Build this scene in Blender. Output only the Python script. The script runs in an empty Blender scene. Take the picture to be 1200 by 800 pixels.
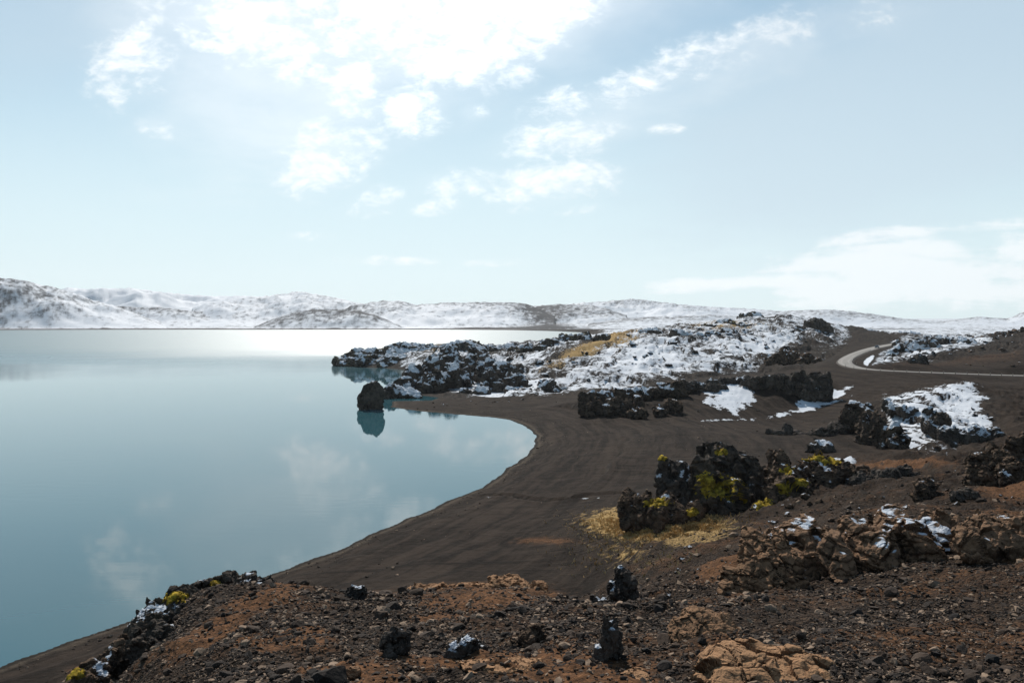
import bpy, bmesh, math, random
import numpy as np
from mathutils import Vector, Matrix

random.seed(7)
RNG = np.random.RandomState(7)
SC = bpy.context.scene
COL = SC.collection
F32 = np.float32

# ------------------------------------------------------------------ view model
F = 933.0          # focal length in units of 1/1200 of the frame width (28 mm lens)
V0 = 371.0         # row of the horizon
HC = 30.0          # eye height above the lake, metres


def zat(v, d):
    return HC - (v - V0) / F * d


def dwater(v):
    return HC * F / (v - V0)


def W(u, v, d):
    return ((u - 600.0) / F * d, d, zat(v, d))


# ------------------------------------------------------------------ noise (numpy)
def _hash(ix, iy, iz, seed):
    h = (ix.astype(np.uint32) * np.uint32(374761393) + iy.astype(np.uint32) * np.uint32(668265263)
         + iz.astype(np.uint32) * np.uint32(2147483647 ^ 0x2545F491) + np.uint32((seed * 3266489917) & 0xffffffff))
    h = (h ^ (h >> np.uint32(13))) * np.uint32(1274126177)
    h = (h ^ (h >> np.uint32(15))) * np.uint32(2246822519)
    return h ^ (h >> np.uint32(16))


_ang = np.linspace(0, 2 * np.pi, 256, endpoint=False)
G2 = np.stack([np.cos(_ang), np.sin(_ang)], 1).astype(F32)
_g = np.random.RandomState(1).normal(size=(256, 3))
G3 = (_g / np.linalg.norm(_g, axis=1)[:, None]).astype(F32)
_Z = np.zeros(1, np.int32)


def perlin2(x, y, seed=0):
    x = np.asarray(x, np.float64); y = np.asarray(y, np.float64)
    ix = np.floor(x).astype(np.int32); iy = np.floor(y).astype(np.int32)
    fx = (x - ix).astype(F32); fy = (y - iy).astype(F32)
    ux = fx * fx * fx * (fx * (fx * 6 - 15) + 10); uy = fy * fy * fy * (fy * (fy * 6 - 15) + 10)

    def g(dx, dy):
        k = _hash(ix + dx, iy + dy, _Z, seed) & np.uint32(255)
        gr = G2[k]
        return gr[..., 0] * (fx - dx) + gr[..., 1] * (fy - dy)
    a = g(0, 0); b = g(1, 0); c = g(0, 1); d = g(1, 1)
    return (a + (b - a) * ux + ((c + (d - c) * ux) - (a + (b - a) * ux)) * uy) * 1.5


def fbm2(x, y, octv=4, seed=0, gain=0.5):
    s = 0; a = 1.0
    for i in range(octv):
        s = s + a * perlin2(x * 2.03 ** i, y * 2.03 ** i, seed + i * 17)
        a *= gain
    return s


def ridged2(x, y, octv=4, seed=0, gain=0.5):
    s = 0; a = 1.0; n = 0
    for i in range(octv):
        r = 1 - np.abs(perlin2(x * 2.07 ** i, y * 2.07 ** i, seed + i * 31)) * 1.6
        s = s + a * r * r
        n += a; a *= gain
    return s / n


def perlin3(p, seed=0):
    i = np.floor(p).astype(np.int32); f = (p - i).astype(F32)
    w = f * f * f * (f * (f * 6 - 15) + 10)
    r = 0
    for dx in (0, 1):
        for dy in (0, 1):
            for dz in (0, 1):
                k = _hash(i[:, 0] + dx, i[:, 1] + dy, i[:, 2] + dz, seed) & np.uint32(255)
                gr = G3[k]
                dot = gr[:, 0] * (f[:, 0] - dx) + gr[:, 1] * (f[:, 1] - dy) + gr[:, 2] * (f[:, 2] - dz)
                r = r + dot * ((w[:, 0] if dx else 1 - w[:, 0]) * (w[:, 1] if dy else 1 - w[:, 1]) * (w[:, 2] if dz else 1 - w[:, 2]))
    return r * 1.5


def fbm3(p, octv=3, seed=0, gain=0.5):
    s = 0; a = 1.0
    for i in range(octv):
        s = s + a * perlin3(p * 2.03 ** i, seed + i * 13); a *= gain
    return s


def worley3(p, seed=0):
    i = np.floor(p).astype(np.int32)
    f1 = np.full(len(p), 9.0, F32); f2 = f1.copy(); cid = np.zeros(len(p), np.uint32); til = np.zeros(len(p), F32)
    for dx in (-1, 0, 1):
        for dy in (-1, 0, 1):
            for dz in (-1, 0, 1):
                h = _hash(i[:, 0] + dx, i[:, 1] + dy, i[:, 2] + dz, seed)
                c = np.stack([i[:, 0] + dx + (h & np.uint32(1023)) / 1023.0, i[:, 1] + dy + ((h >> np.uint32(10)) & np.uint32(1023)) / 1023.0,
                              i[:, 2] + dz + ((h >> np.uint32(20)) & np.uint32(1023)) / 1023.0], 1)
                d = np.sqrt(((p - c) ** 2).sum(1)).astype(F32)
                m = d < f1
                f2 = np.where(m, f1, np.minimum(f2, d)); cid = np.where(m, h, cid); f1 = np.where(m, d, f1)
                til = np.where(m, ((p - c) * G3[h & np.uint32(255)]).sum(1), til)
    return f1, f2, (cid & np.uint32(65535)) / 65535.0, til


def sstep(a, b, x):
    t = np.clip((x - a) / (b - a), 0, 1)
    return t * t * (3 - 2 * t)


def poly_sd(px, py, poly):
    """signed distance to a closed polygon, positive inside"""
    P = np.array(poly, float)
    best = np.full(px.shape, 1e18); ins = np.zeros(px.shape, bool)
    for i in range(len(P)):
        a = P[i]; b = P[(i + 1) % len(P)]
        e = b - a
        t = np.clip(((px - a[0]) * e[0] + (py - a[1]) * e[1]) / max(e @ e, 1e-9), 0, 1)
        best = np.minimum(best, (px - a[0] - t * e[0]) ** 2 + (py - a[1] - t * e[1]) ** 2)
        c = (a[1] > py) != (b[1] > py)
        if abs(e[1]) > 1e-12:
            ins ^= c & (px < e[0] * (py - a[1]) / e[1] + a[0])
    d = np.sqrt(best)
    return np.where(ins, d, -d)


def line_dist(px, py, pts):
    P = np.array(pts, float); best = np.full(px.shape, 1e18)
    for i in range(len(P) - 1):
        a = P[i]; e = P[i + 1] - a
        t = np.clip(((px - a[0]) * e[0] + (py - a[1]) * e[1]) / max(e @ e, 1e-9), 0, 1)
        best = np.minimum(best, (px - a[0] - t * e[0]) ** 2 + (py - a[1] - t * e[1]) ** 2)
    return np.sqrt(best)


# ------------------------------------------------------------------ lake outline (world metres)
def wp(u, v):
    d = dwater(v)
    return ((u - 600) / F * d, d)


def up(u, d):
    return ((u - 600) / F * d, d)


LAKE = [(-300, -150), (-130, -40), (-90, 22), (-64, 47)]
LAKE += [wp(*q) for q in [(0, 781), (75, 755), (152, 728), (230, 702), (310, 675), (380, 649), (433, 627), (487, 604), (545, 580),
                          (568, 568), (593, 551), (614, 536), (627, 522), (628, 511), (618, 500), (600, 492), (574, 488.5),
                          (540, 486), (505, 483), (480, 480), (457, 477), (462, 470), (505, 469), (516, 466), (490, 463.5), (468, 460), (462, 450), (470, 442),
                          (480, 434), (452, 431), (427, 430.5), (402, 428.5), (391, 425.5)]]
LAKE += [up(396, 540), up(440, 580), up(500, 625), up(570, 690), up(630, 780), up(670, 900), up(690, 1200), up(686, 1500),
         up(650, 1660), up(600, 1790), up(520, 1850), up(475, 1840), up(390, 1830), up(300, 1835), up(230, 1860), up(120, 1840), up(0, 1800), up(-300, 1850),
         (-3200, 2200), (-3400, -150)]

# ------------------------------------------------------------------ land heights: control points (u, v, d)
CP = [
    # near hill
    (200, 800, 22), (165, 770, 29), (205, 715, 35), (255, 690, 37), (330, 692, 38), (420, 697, 40), (520, 694, 42), (600, 692, 42), (655, 702, 42),
    (300, 750, 24), (450, 750, 22), (600, 750, 20), (750, 750, 20), (900, 740, 22), (1050, 740, 22), (1200, 730, 23),
    (450, 720, 30), (600, 716, 30), (750, 712, 30), (900, 705, 32), (350, 720, 30),
    (300, 800, 14), (600, 800, 12), (900, 800, 12), (1200, 800, 12), (450, 800, 13),
    # foot of it and the beach
    (620, 690, 79), (700, 692, 76), (740, 652, 72), (800, 640, 64), (850, 692, 42), (860, 645, 54), (760, 690, 48), (700, 720, 42),
    (1000, 680, 38), (1000, 605, 58), (910, 610, 74), (1100, 595, 58), (1200, 660, 36), (1200, 595, 58), (1140, 575, 68), (1200, 560, 72), (1250, 520, 85),
    (760, 612, 95), (850, 615, 88), (900, 605, 80), (1000, 562, 98), (1050, 547, 108), (1110, 552, 88), (980, 530, 150), (1100, 533, 125), (1180, 530, 110),
    (650, 600, 113), (700, 540, 147), (680, 480, 228), (625, 476, 258), (800, 500, 196), (900, 510, 180), (850, 492, 222), (1000, 502, 185), (760, 560, 135), (600, 560, 140), (560, 610, 112), (640, 520, 178),
    (1060, 527, 148), (1110, 526, 148), (1080, 490, 188), (1050, 462, 232), (1130, 450, 235), (1160, 482, 195), (1185, 500, 170), (1230, 470, 220),
    (1100, 440, 300), (1200, 441, 300), (1010, 470, 232),
    # lava ridge
    (690, 488, 222), (760, 492, 215), (830, 490, 219), (900, 483, 232), (960, 477, 240), (1000, 462, 255), (700, 466, 246), (780, 459, 255), (850, 447, 262), (930, 443, 266), (970, 452, 270),
    (800, 452, 292), (900, 442, 315), (700, 459, 290),
    (600, 464, 285), (680, 458, 300), (550, 468, 280),
    # snowy hill
    (680, 432, 350), (680, 402, 450), (700, 395, 510), (760, 430, 360), (780, 402, 440), (770, 385, 540), (860, 430, 370), (870, 402, 450),
    (870, 379, 560), (910, 370, 690), (950, 378, 620), (970, 397, 520), (930, 425, 380), (985, 402, 510), (820, 380, 560),
    (600, 410, 490), (560, 407, 510), (500, 406, 515), (440, 413, 520), (412, 421, 530), (560, 432, 420), (520, 447, 370), (560, 456, 330), (620, 442, 340),
    (520, 418, 460), (640, 402, 480),
    # road bench
    (1000, 433, 310), (985, 425, 330), (1000, 418, 355), (1020, 409, 420), (1045, 403, 500), (1060, 401, 560), (970, 407, 470), (950, 431, 340),
    (1080, 427, 325), (1100, 401, 420), (1150, 396, 450), (1200, 389, 480), (1150, 421, 345), (1200, 416, 335), (1260, 380, 480), (1260, 410, 330),
    (1040, 418, 380), (1060, 408, 420),
    (1060, 394, 800), (1100, 392, 1000), (1150, 391, 900), (1000, 393, 900), (1000, 390, 1400), (1200, 389, 1300), (1300, 388, 1000),
]
LAND = [((u - 600) / F * d, d, zat(v, d)) for (u, v, d) in CP]
LAND += [  # world points (hidden sides and surroundings)
    (0, 0, 28.3), (3, -8, 28.6), (14, 2, 27.5), (-8, 2, 25.6), (-16, 0, 20), (-30, 5, 12), (-45, 20, 5), (-22, 22, 11.5), (-30, 40, 5.5), (-17, 34, 14.0),
    (30, 4, 27.5), (60, 10, 27), (90, 60, 24), (140, 130, 20), (-36, 60, 3.5), (-29, 60, 4.5), (-22, 58, 6), (-12, 58, 6.5), (-4, 58, 7), (4, 58, 7.5), (-20, 75, 3), (-8, 78, 3),
    (-60, 30, 3), (30, 115, 6.5), (42, 112, 7), (75, 140, 8),
    ((870 - 600) / F * 720, 720, 24), ((770 - 600) / F * 700, 700, 18), ((680 - 600) / F * 640, 640, 12), ((600 - 600) / F * 560, 560, 9), (200, 1500, 8), (400, 1700, 8), (300, 1000, 12),
    (700, 900, 22), (900, 1500, 14),
]
HP = [  # far hills (u, v, d)
    (-150, 332, 2300), (0, 330, 2250), (30, 330, 2230), (60, 337, 2200), (100, 350, 2150), (140, 365, 2080), (170, 378, 1950), (0, 382, 1880), (100, 383, 1880), (0, 360, 2050), (60, 365, 2030), (-150, 375, 1900), (-400, 345, 2400),
    (70, 338, 3600), (150, 340, 3600), (230, 346, 3500), (180, 358, 2900), (120, 367, 2500), (230, 370, 2400), (230, 383, 1900), (190, 362, 2600), (270, 372, 2300),
    (270, 351, 2850), (310, 349, 2800), (350, 342, 2750), (380, 345, 2700), (400, 349, 2650), (425, 354, 2550), (450, 354, 2600), (330, 360, 2450), (270, 384, 1900),
    (300, 384, 1885), (320, 374, 1960), (345, 366, 2010), (385, 363, 2030), (430, 367, 2020), (455, 376, 1960), (472, 384, 1890), (385, 375, 1930),
    (385, 368, 2240), (480, 372, 2300),
    (480, 357, 2600), (500, 356, 2480), (530, 354, 2450), (560, 353, 2450), (600, 355, 2450), (520, 376, 2250), (560, 379, 2150), (610, 366, 2350), (620, 372, 2250), (560, 366, 2330),
    (625, 357, 2550), (650, 356, 2550), (680, 357, 2650), (670, 370, 2350), (640, 383, 1900), (600, 384, 1950), (520, 384, 1950),
    (740, 352, 3400), (700, 354, 3300), (780, 357, 3200), (820, 360, 3100), (860, 363, 3000), (720, 370, 2400), (800, 370, 2400), (690, 381, 1900), (720, 380, 1900), (850, 376, 2200), (760, 378, 2000),
    (900, 364, 2700), (940, 364, 2500), (970, 363, 2400), (1000, 367, 2450), (1050, 373, 2450), (1090, 377, 2400), (970, 375, 2050), (1050, 380, 2000), (1110, 382, 1900), (970, 383, 1800),
    (1130, 373, 2700), (1155, 371, 2650), (1185, 372, 2600), (1210, 366, 2500), (1250, 362, 2500), (1200, 378, 2100), (1150, 381, 1900), (1400, 360, 2600), (900, 380, 1900),
]
HILL = [((u - 600) / F * d, d, zat(v, d)) for (u, v, d) in HP]
HILL += [(-3000, 6500, 60), (0, 6500, 60), (3000, 6500, 40), (-1200, 5000, 110), (600, 5000, 60), (1600, 4500, 30), (0, 1700, 2), (-1500, 1800, 3), (900, 1500, 14),
         (500, 1500, 8), (2500, 3000, 60), (-3000, 3000, 120), (0, 3800, 90), (-700, 4600, 150), (400, 3600, 80), (1000, 3400, 35)]


def feat(x, y):
    return np.stack([x / (y + 14.0) * 3.0, np.log(np.maximum(y + 20.0, 2.0)) * 2.0], -1)


def tps_fit(pts, lam):
    P = np.array(pts, float); X = feat(P[:, 0], P[:, 1]); n = len(X)
    r2 = ((X[:, None] - X[None]) ** 2).sum(-1)
    K = 0.5 * r2 * np.log(r2 + 1e-9) + np.eye(n) * lam
    Q = np.concatenate([np.ones((n, 1)), X], 1)
    A = np.block([[K, Q], [Q.T, np.zeros((3, 3))]])
    s = np.linalg.solve(A, np.concatenate([P[:, 2], np.zeros(3)]))
    return X, s[:n], s[n:]


def tps_eval(m, x, y):
    X, w, a = m
    q = feat(x.ravel(), y.ravel()); out = np.zeros(len(q))
    for i in range(0, len(q), 20000):
        c = q[i:i + 20000]
        r2 = ((c[:, None] - X[None]) ** 2).sum(-1)
        out[i:i + 20000] = (0.5 * r2 * np.log(r2 + 1e-9)) @ w + a[0] + c @ a[1:]
    return out.reshape(x.shape)


# ------------------------------------------------------------------ terrain grid
NR = 1040
tin = np.linspace(-0.70, 0.70, 940)
tout = 0.70 + (np.linspace(0, 1, 46)[1:] ** 1.6) * 0.8
T = np.concatenate([-tout[::-1], tin, tout]); NT = len(T)
S = np.linspace(0, math.log(7008 / 4.0), NR)
Y1 = 4.0 * np.exp(S) - 8.0
YY, TT = np.meshgrid(Y1, T, indexing='ij')
XX = TT * (YY + 8.0)

# coarse evaluation of the control surfaces, then smooth upsampling
ci = np.linspace(0, NR - 1, 300); cj = np.linspace(0, NT - 1, 330)
ys = 4.0 * np.exp(np.interp(ci, np.arange(NR), S)) - 8.0
ts = np.interp(cj, np.arange(NT), T)
cy, ct = np.meshgrid(ys, ts, indexing='ij'); cx = ct * (cy + 8.0)
zl = tps_eval(tps_fit(LAND, 0.0006), cx, cy)
zh = tps_eval(tps_fit(HILL, 0.0005), cx, cy)
zh = np.minimum(zh, 2.0) * 0 + 2.0 + 0.012 * np.clip(cy - 1850, 0, 900)
bl = sstep(1350, 1750, cy)
zc = zl * (1 - bl) + np.clip(zh, 0, 400) * bl


def upsample(c):
    a = np.empty((len(ci), NT))
    for i in range(len(ci)):
        a[i] = np.interp(np.arange(NT), cj, c[i])
    o = np.empty((NR, NT))
    for j in range(NT):
        o[:, j] = np.interp(np.arange(NR), ci, a[:, j])
    return o


Z = upsample(zc)
sdc = poly_sd(cx, cy, LAKE)               # > 0 in the water
SD = -upsample(sdc)                       # > 0 on land
near = (YY < 700) & (np.abs(SD) < 40)
SD[near] = -poly_sd(XX[near], YY[near], LAKE)
SD += (0.8 * perlin2(XX / 9, YY / 9, 301) + 0.35 * perlin2(XX / 2.6, YY / 2.6, 302)) * sstep(600, 300, YY)

# pixel coordinates of the undisturbed surface (only used to say which stretch of ground is what)
YS = np.maximum(YY, 1.0)
UU = 600 + F * XX / YS
VV = V0 + F * (HC - Z) / YS


def zone(poly, soft, dmin=0, dmax=1e9):
    m = (YY > dmin) & (YY < dmax)
    o = np.zeros(Z.shape)
    P = np.array(poly, float); lo = P.min(0) - 2 * soft - 1; hi = P.max(0) + 2 * soft + 1
    m &= (UU > lo[0]) & (UU < hi[0]) & (VV > lo[1]) & (VV < hi[1])
    o[m] = sstep(-soft, soft, poly_sd(UU[m], VV[m], poly))
    return o


def blob(u, v, ru, rv, rot=0.0, dmin=0, dmax=1e9):
    m = (YY > dmin) & (YY < dmax)
    c, s = math.cos(rot), math.sin(rot)
    du = UU - u; dv = VV - v
    a = (du * c + dv * s) / ru; b = (-du * s + dv * c) / rv
    return np.exp(-(a * a + b * b)) * m


# lava country: rough ground
lava = np.zeros(Z.shape)
lava = np.maximum(lava, zone([(385, 440), (385, 400), (500, 395), (620, 398), (690, 380), (800, 368), (920, 355), (985, 365), (1000, 395), (975, 425), (900, 437),
                              (800, 446), (700, 457), (600, 465), (500, 470), (440, 468)], 7, 285, 900))
lava = np.maximum(lava, sstep(560, 640, YY) * sstep(1700, 1000, YY) * 0.7)
lava = np.maximum(lava, zone([(1035, 425), (1030, 400), (1060, 388), (1130, 382), (1260, 370), (1260, 408), (1160, 414), (1100, 424)], 6, 320, 700) * 0.8)
m1 = zone([(1020, 470), (1060, 452), (1130, 443), (1170, 460), (1178, 500), (1130, 526), (1050, 528), (1010, 515)], 9, 130, 260)
lava = np.maximum(lava, m1 * 0.55)
m2 = zone([(680, 490), (690, 455), (780, 450), (850, 440), (975, 435), (990, 460), (960, 478), (880, 480), (800, 478), (740, 492)], 6, 205, 300)
lava = np.maximum(lava, m2 * 0.35)
pen = zone([(380, 440), (380, 395), (500, 390), (600, 398), (610, 440), (560, 470), (440, 472)], 15, 285, 700)

land = sstep(0, 6, SD)
r1 = ridged2(XX / 42, YY / 42, 4, 3) - 0.55
r2 = ridged2(XX / 13 + 0.3 * r1, YY / 13, 4, 9) - 0.55
f3 = fbm2(XX / 4.5, YY / 4.5, 3, 23)
stepw = sstep(0.0, 0.25, perlin2(XX / 19, YY / 26, 77) + 0.25 * f3)
Z += lava * land * (3.2 * r1 + 0.85 * r2 + 0.22 * f3 + 1.7 * (stepw - 0.5))

nh = sstep(95, 60, YY) * sstep(3.5, 7.0, Z) * sstep(3, 10, SD)          # near hill
slope_r = sstep(60, 90, YY) * sstep(330, 200, YY) * sstep(3.5, 6.5, Z) * (1 - lava)
f_big = fbm2(XX / 7.0, YY / 7.0, 3, 41)
f_mid = fbm2(XX / 1.7, YY / 1.7, 3, 51)
f_sml = fbm2(XX / 0.45, YY / 0.45, 2, 61)
rid_n = ridged2(XX / 5.0, YY / 5.0, 3, 71) - 0.5
Z += nh * (0.38 * f_big + 0.17 * f_mid + 0.055 * f_sml * sstep(60, 25, YY) + 0.22 * rid_n) * sstep(3, 12, YY)
Z += slope_r * (0.8 * f_big + 0.22 * f_mid + 0.75 * rid_n)
beachm = (1 - nh) * (1 - slope_r) * (1 - lava) * land * sstep(330, 280, YY)
Z += beachm * (0.10 * fbm2(XX / 9, YY / 9, 3, 81) + 0.03 * f_mid)
# beach ridges running along the shore
Z += beachm * 0.10 * perlin2(SD / 3.2, (XX + YY) / 60, 91) * sstep(2, 6, SD) * sstep(60, 35, SD)
Z += beachm * 0.35 * sstep(3.0, 6.5, SD) * sstep(16, 8, SD) * sstep(200, 160, YY)

hm = sstep(1650, 1950, YY) * sstep(0, 60, SD)
RIDGES = [  # crest line in the picture (u, v), distance, depth of the front and back slopes, snow cover
    ([(-500, 352), (-200, 338), (-60, 329), (0, 326), (25, 327.5), (45, 332), (65, 336), (100, 347), (140, 361), (180, 375), (205, 388)], 2150, 290, 420, .53, 1.2),
    ([(20, 352), (60, 343), (80, 337), (150, 338.5), (230, 345), (300, 348), (345, 356)], 3400, 1000, 900, .82, 1.4),
    ([(90, 372), (105, 364), (125, 358), (160, 359), (200, 361), (235, 365), (260, 372)], 2480, 260, 400, .42, 1.2),
    ([(225, 362), (250, 353), (270, 350), (300, 347.5), (330, 343), (352, 340.5), (372, 343), (390, 348), (400, 349), (430, 357), (470, 366), (510, 378)], 2700, 560, 500, .64, 1.5),
    ([(288, 388), (305, 380), (325, 371), (345, 365), (365, 362.5), (390, 361.5), (420, 364), (440, 368), (455, 375), (480, 388)], 1990, 120, 190, .35, 0.8),
    ([(395, 368), (412, 358), (430, 355), (448, 351.5), (470, 352), (486, 357), (500, 356), (520, 354.5), (560, 353), (590, 353.5), (612, 355), (632, 361), (650, 372)], 2480, 330, 420, .47, 0.9),
    ([(590, 372), (620, 362), (640, 356.5), (665, 356), (690, 357), (712, 361), (735, 370)], 2800, 420, 500, .47, 0.9),
    ([(560, 362), (650, 357), (700, 354), (722, 352.5), (742, 350.5), (765, 352.5), (790, 356), (850, 360.5), (900, 363), (960, 367), (1010, 375)], 3900, 1200, 900, .58, 1.4),
    ([(690, 380), (730, 373), (780, 370), (830, 369), (880, 372), (930, 380)], 2150, 230, 300, .46, 1.0),
    ([(840, 376), (880, 367), (920, 363.5), (965, 361.5), (985, 363), (1015, 367), (1050, 372), (1110, 378), (1150, 384)], 2500, 480, 500, .52, 1.2),
    ([(1085, 382), (1110, 376), (1130, 372.5), (1150, 371), (1165, 372.5), (1180, 373.5), (1195, 367), (1215, 362), (1250, 358), (1320, 354), (1500, 356)], 2550, 330, 500, .48, 1.1),
    ([(600, 386), (618, 383), (640, 381), (665, 382.5), (690, 386)], 1900, 60, 120, .35, 0.8),
]
RSNOW = np.full(Z.shape, 0.66); RTOP = Z.copy()
wob = fbm2(XX / 300, YY / 300, 4, 151, 0.55)
for (pr, d0, fw, bw, sn_, pw_) in RIDGES:
    pr = np.array(pr, float)
    vv = np.interp(UU_ := 600 + F * XX / np.maximum(YY, 1), pr[:, 0], pr[:, 1], left=400, right=400)
    zc2 = HC - (vv - V0) / F * d0
    dd0 = d0 + wob * fw * 0.25
    tt = np.where(YY < dd0, (dd0 - YY) / fw, (YY - dd0) / bw)
    fall = np.clip(1 - tt, 0, 1); fall = np.where(YY < dd0, fall ** pw_ * (1 + 0.25 * fall * (1 - fall)), sstep(0, 1, fall))
    zr = np.where(zc2 > Z, Z + (zc2 - Z) * fall, Z)
    mm = (YY > 1700) & (zr > RTOP)
    RTOP = np.where(mm, zr, RTOP); RSNOW = np.where(mm & (fall > 0.03), sn_ + (0.30 if sn_ < .6 else .12) * (1 - fall) * (YY < dd0), RSNOW)
Z = RTOP
hz = np.maximum(Z, 0)
g1 = fbm2(XX / 420, YY / 420, 5, 101)
g2 = ridged2(XX / 170 + 0.2 * g1, YY / 260, 5, 111) - 0.55
g3 = ridged2(XX / 45, YY / 70, 3, 121) - 0.55
Z += hm * sstep(0, 40, hz) * (1.5 * g1 + 5.0 * g2 + 3.0 * g3)
Z += hm * 1.2 * fbm2(XX / 60, YY / 60, 3, 131)

# small water-cut channel across the beach
chan = [W(542, 581, dwater(581))[:2], W(600, 582, 128)[:2], W(640, 585, 122)[:2], W(690, 583, 122)[:2], W(735, 583, 120)[:2]]
cm = (YY > 90) & (YY < 170) & (np.abs(XX) < 40)
cd = np.full(Z.shape, 99.0); cd[cm] = line_dist(XX[cm] , YY[cm] + 0.8 * perlin2(XX[cm] / 4, YY[cm] / 9, 5), chan)
CARVE = -0.85 * np.exp(-(cd / 0.8) ** 2) * (0.75 + 0.5 * perlin2(XX / 3, YY / 3, 6)) + 0.22 * np.exp(-((cd - 1.5) / 0.8) ** 2)

# road bench
ROADPX = [(1330, 441, 305), (1260, 440.5, 304), (1200, 440, 303), (1150, 438.5, 303), (1100, 436.5, 304), (1060, 435, 306), (1030, 433.5, 309), (1008, 431.5, 314), (994, 428, 322), (989, 424, 333), (993, 419.5, 350),
          (1003, 414.5, 375), (1015, 410, 405), (1030, 406, 440), (1047, 403, 480), (1062, 401, 520), (1085, 399.5, 570), (1110, 398.5, 640)]


def smooth_path(P, n):
    P = np.array(P, float)
    for _ in range(3):
        Q = [P[0]]
        for a, b in zip(P[:-1], P[1:]):
            Q += [0.75 * a + 0.25 * b, 0.25 * a + 0.75 * b]
        Q.append(P[-1]); P = np.array(Q)
    L = np.concatenate([[0], np.cumsum(np.linalg.norm(np.diff(P[:, :2], axis=0), axis=1))])
    s = np.linspace(0, L[-1], n)
    return np.stack([np.interp(s, L, P[:, k]) for k in range(3)], 1), s


ROAD, RS = smooth_path([W(*q) for q in ROADPX], 260)
ROADW = 2.9
m = (YY > 285) & (YY < 660) & (XX > 90)
ix = np.where(m)
dd = np.full(len(ix[0]), 1e9); rz = np.zeros(len(ix[0]))
for k in range(len(ROAD)):
    q = (XX[ix] - ROAD[k, 0]) ** 2 + (YY[ix] - ROAD[k, 1]) ** 2
    b = q < dd; dd[b] = q[b]; rz[b] = ROAD[k, 2]
dd = np.sqrt(dd)
wgt = sstep(15, 6.5, dd)
Z[ix] = Z[ix] * (1 - wgt) + (rz - 0.35) * wgt
RDIST = np.full(Z.shape, 1e3); RDIST[ix] = dd

# shore profile
steep = 0.10 + np.maximum(0.32 * pen, 0.9 * (1 - 0.62 * pen) * sstep(300, 340, YY) * sstep(900, 700, YY)) + 0.5 * sstep(1500, 1700, YY)
cap = 0.03 + steep * np.maximum(SD, 0) + 1.25 * np.maximum(SD - 13, 0) * sstep(95, 75, YY) + 0.7 * np.maximum(SD - 20, 0) * sstep(75, 100, YY)
k = 0.5
Zl = np.where(SD > 0, np.minimum(Z, cap), 0)
Zl = np.where(SD > 0, np.maximum(Zl, np.minimum(0.03 + 0.035 * np.maximum(SD, 0), 0.9)), -np.minimum(0.12 * -SD, 7.0))
Z = Zl
onland = sstep(1.2, 5, SD)
Z += CARVE * onland
Z += beachm * onland * (0.10 * perlin2(SD / 2.8, (XX + YY) / 50, 91) + 0.07 * fbm2(XX / 5, YY / 5, 3, 83) + 0.05 * perlin2(XX / 1.1 + YY / 1.6, YY / 22 - XX / 40, 84))
Z += beachm * 0.30 * sstep(3.0, 6.0, SD) * sstep(14, 8, SD) * sstep(210, 170, YY)


def H(x, y):
    """terrain height at world x, y (arrays)"""
    x = np.atleast_1d(np.asarray(x, float)); y = np.atleast_1d(np.asarray(y, float))
    si = np.clip(np.log(np.maximum(y + 8, 4.001) / 4.0) / S[-1] * (NR - 1), 0, NR - 1.001)
    tj = np.interp(x / (y + 8.0), T, np.arange(NT)); tj = np.clip(tj, 0, NT - 1.001)
    i = si.astype(int); j = tj.astype(int); a = si - i; b = tj - j
    return (Z[i, j] * (1 - a) * (1 - b) + Z[i + 1, j] * a * (1 - b) + Z[i, j + 1] * (1 - a) * b + Z[i + 1, j + 1] * a * b)


_DS = np.exp(np.linspace(math.log(6.0), math.log(3000.0), 5000))


def hit(u, v, dmin=6.0):
    """first point of the ground seen through a point of the picture"""
    x = (u - 600) / F * _DS; z = zat(v, _DS)
    g = H(x, _DS)
    w = np.where((g >= z) & (_DS >= dmin))[0]
    if len(w) == 0:
        return None
    d = _DS[w[0]]
    return Vector(((u - 600) / F * d, d, float(H((u - 600) / F * d, d)[0])))


# ------------------------------------------------------------------ ground colours: which stretch is snow, rust, lava, grass
Zx = np.gradient(Z, axis=1) / np.gradient(XX, axis=1)
Zy = np.gradient(Z, axis=0) / np.gradient(YY, axis=0)
slope = np.sqrt(Zx ** 2 + Zy ** 2)
n_a = fbm2(XX / 16, YY / 16, 5, 201, 0.6)
n_b = fbm2(XX / 3.5, YY / 3.5, 4, 211, 0.6)
snow = np.zeros(Z.shape)
hs = zone([(470, 460), (480, 405), (560, 400), (640, 395), (700, 382), (800, 368), (920, 355), (985, 362), (1000, 395), (965, 425), (900, 434),
           (810, 440), (740, 452), (650, 463), (570, 467)], 6, 287, 1000)
snow = np.maximum(snow, hs * 0.525)
snow = np.maximum(snow, zone([(380, 440), (380, 400), (480, 395), (500, 410), (490, 460), (440, 468)], 8, 287, 800) * 0.53)
snow = np.maximum(snow, sstep(600, 760, YY) * sstep(1750, 1650, YY) * sstep(5, 40, SD) * 0.62)
snow -= 0.45 * blob(935, 418, 45, 16, -0.3, 300, 600) + 0.25 * blob(865, 437, 60, 6, 0, 290, 400) + 0.35 * blob(700, 400, 60, 9, -0.45, 350, 600)
snow += 0.28 * blob(760, 418, 60, 14, 0, 300, 600) + 0.25 * blob(900, 400, 40, 8, 0, 350, 600) + 0.3 * blob(600, 450, 60, 9, 0, 290, 420)
snow = np.maximum(snow, zone([(1035, 462), (1080, 455), (1130, 445), (1163, 460), (1150, 472), (1165, 498), (1135, 520), (1090, 526), (1050, 527), (1045, 500), (1030, 480)], 10, 130, 260) * 0.66)
snow = np.maximum(snow, zone([(822, 452), (850, 444), (880, 448), (892, 470), (862, 487), (825, 470)], 9, 200, 300) * 0.74)
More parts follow.
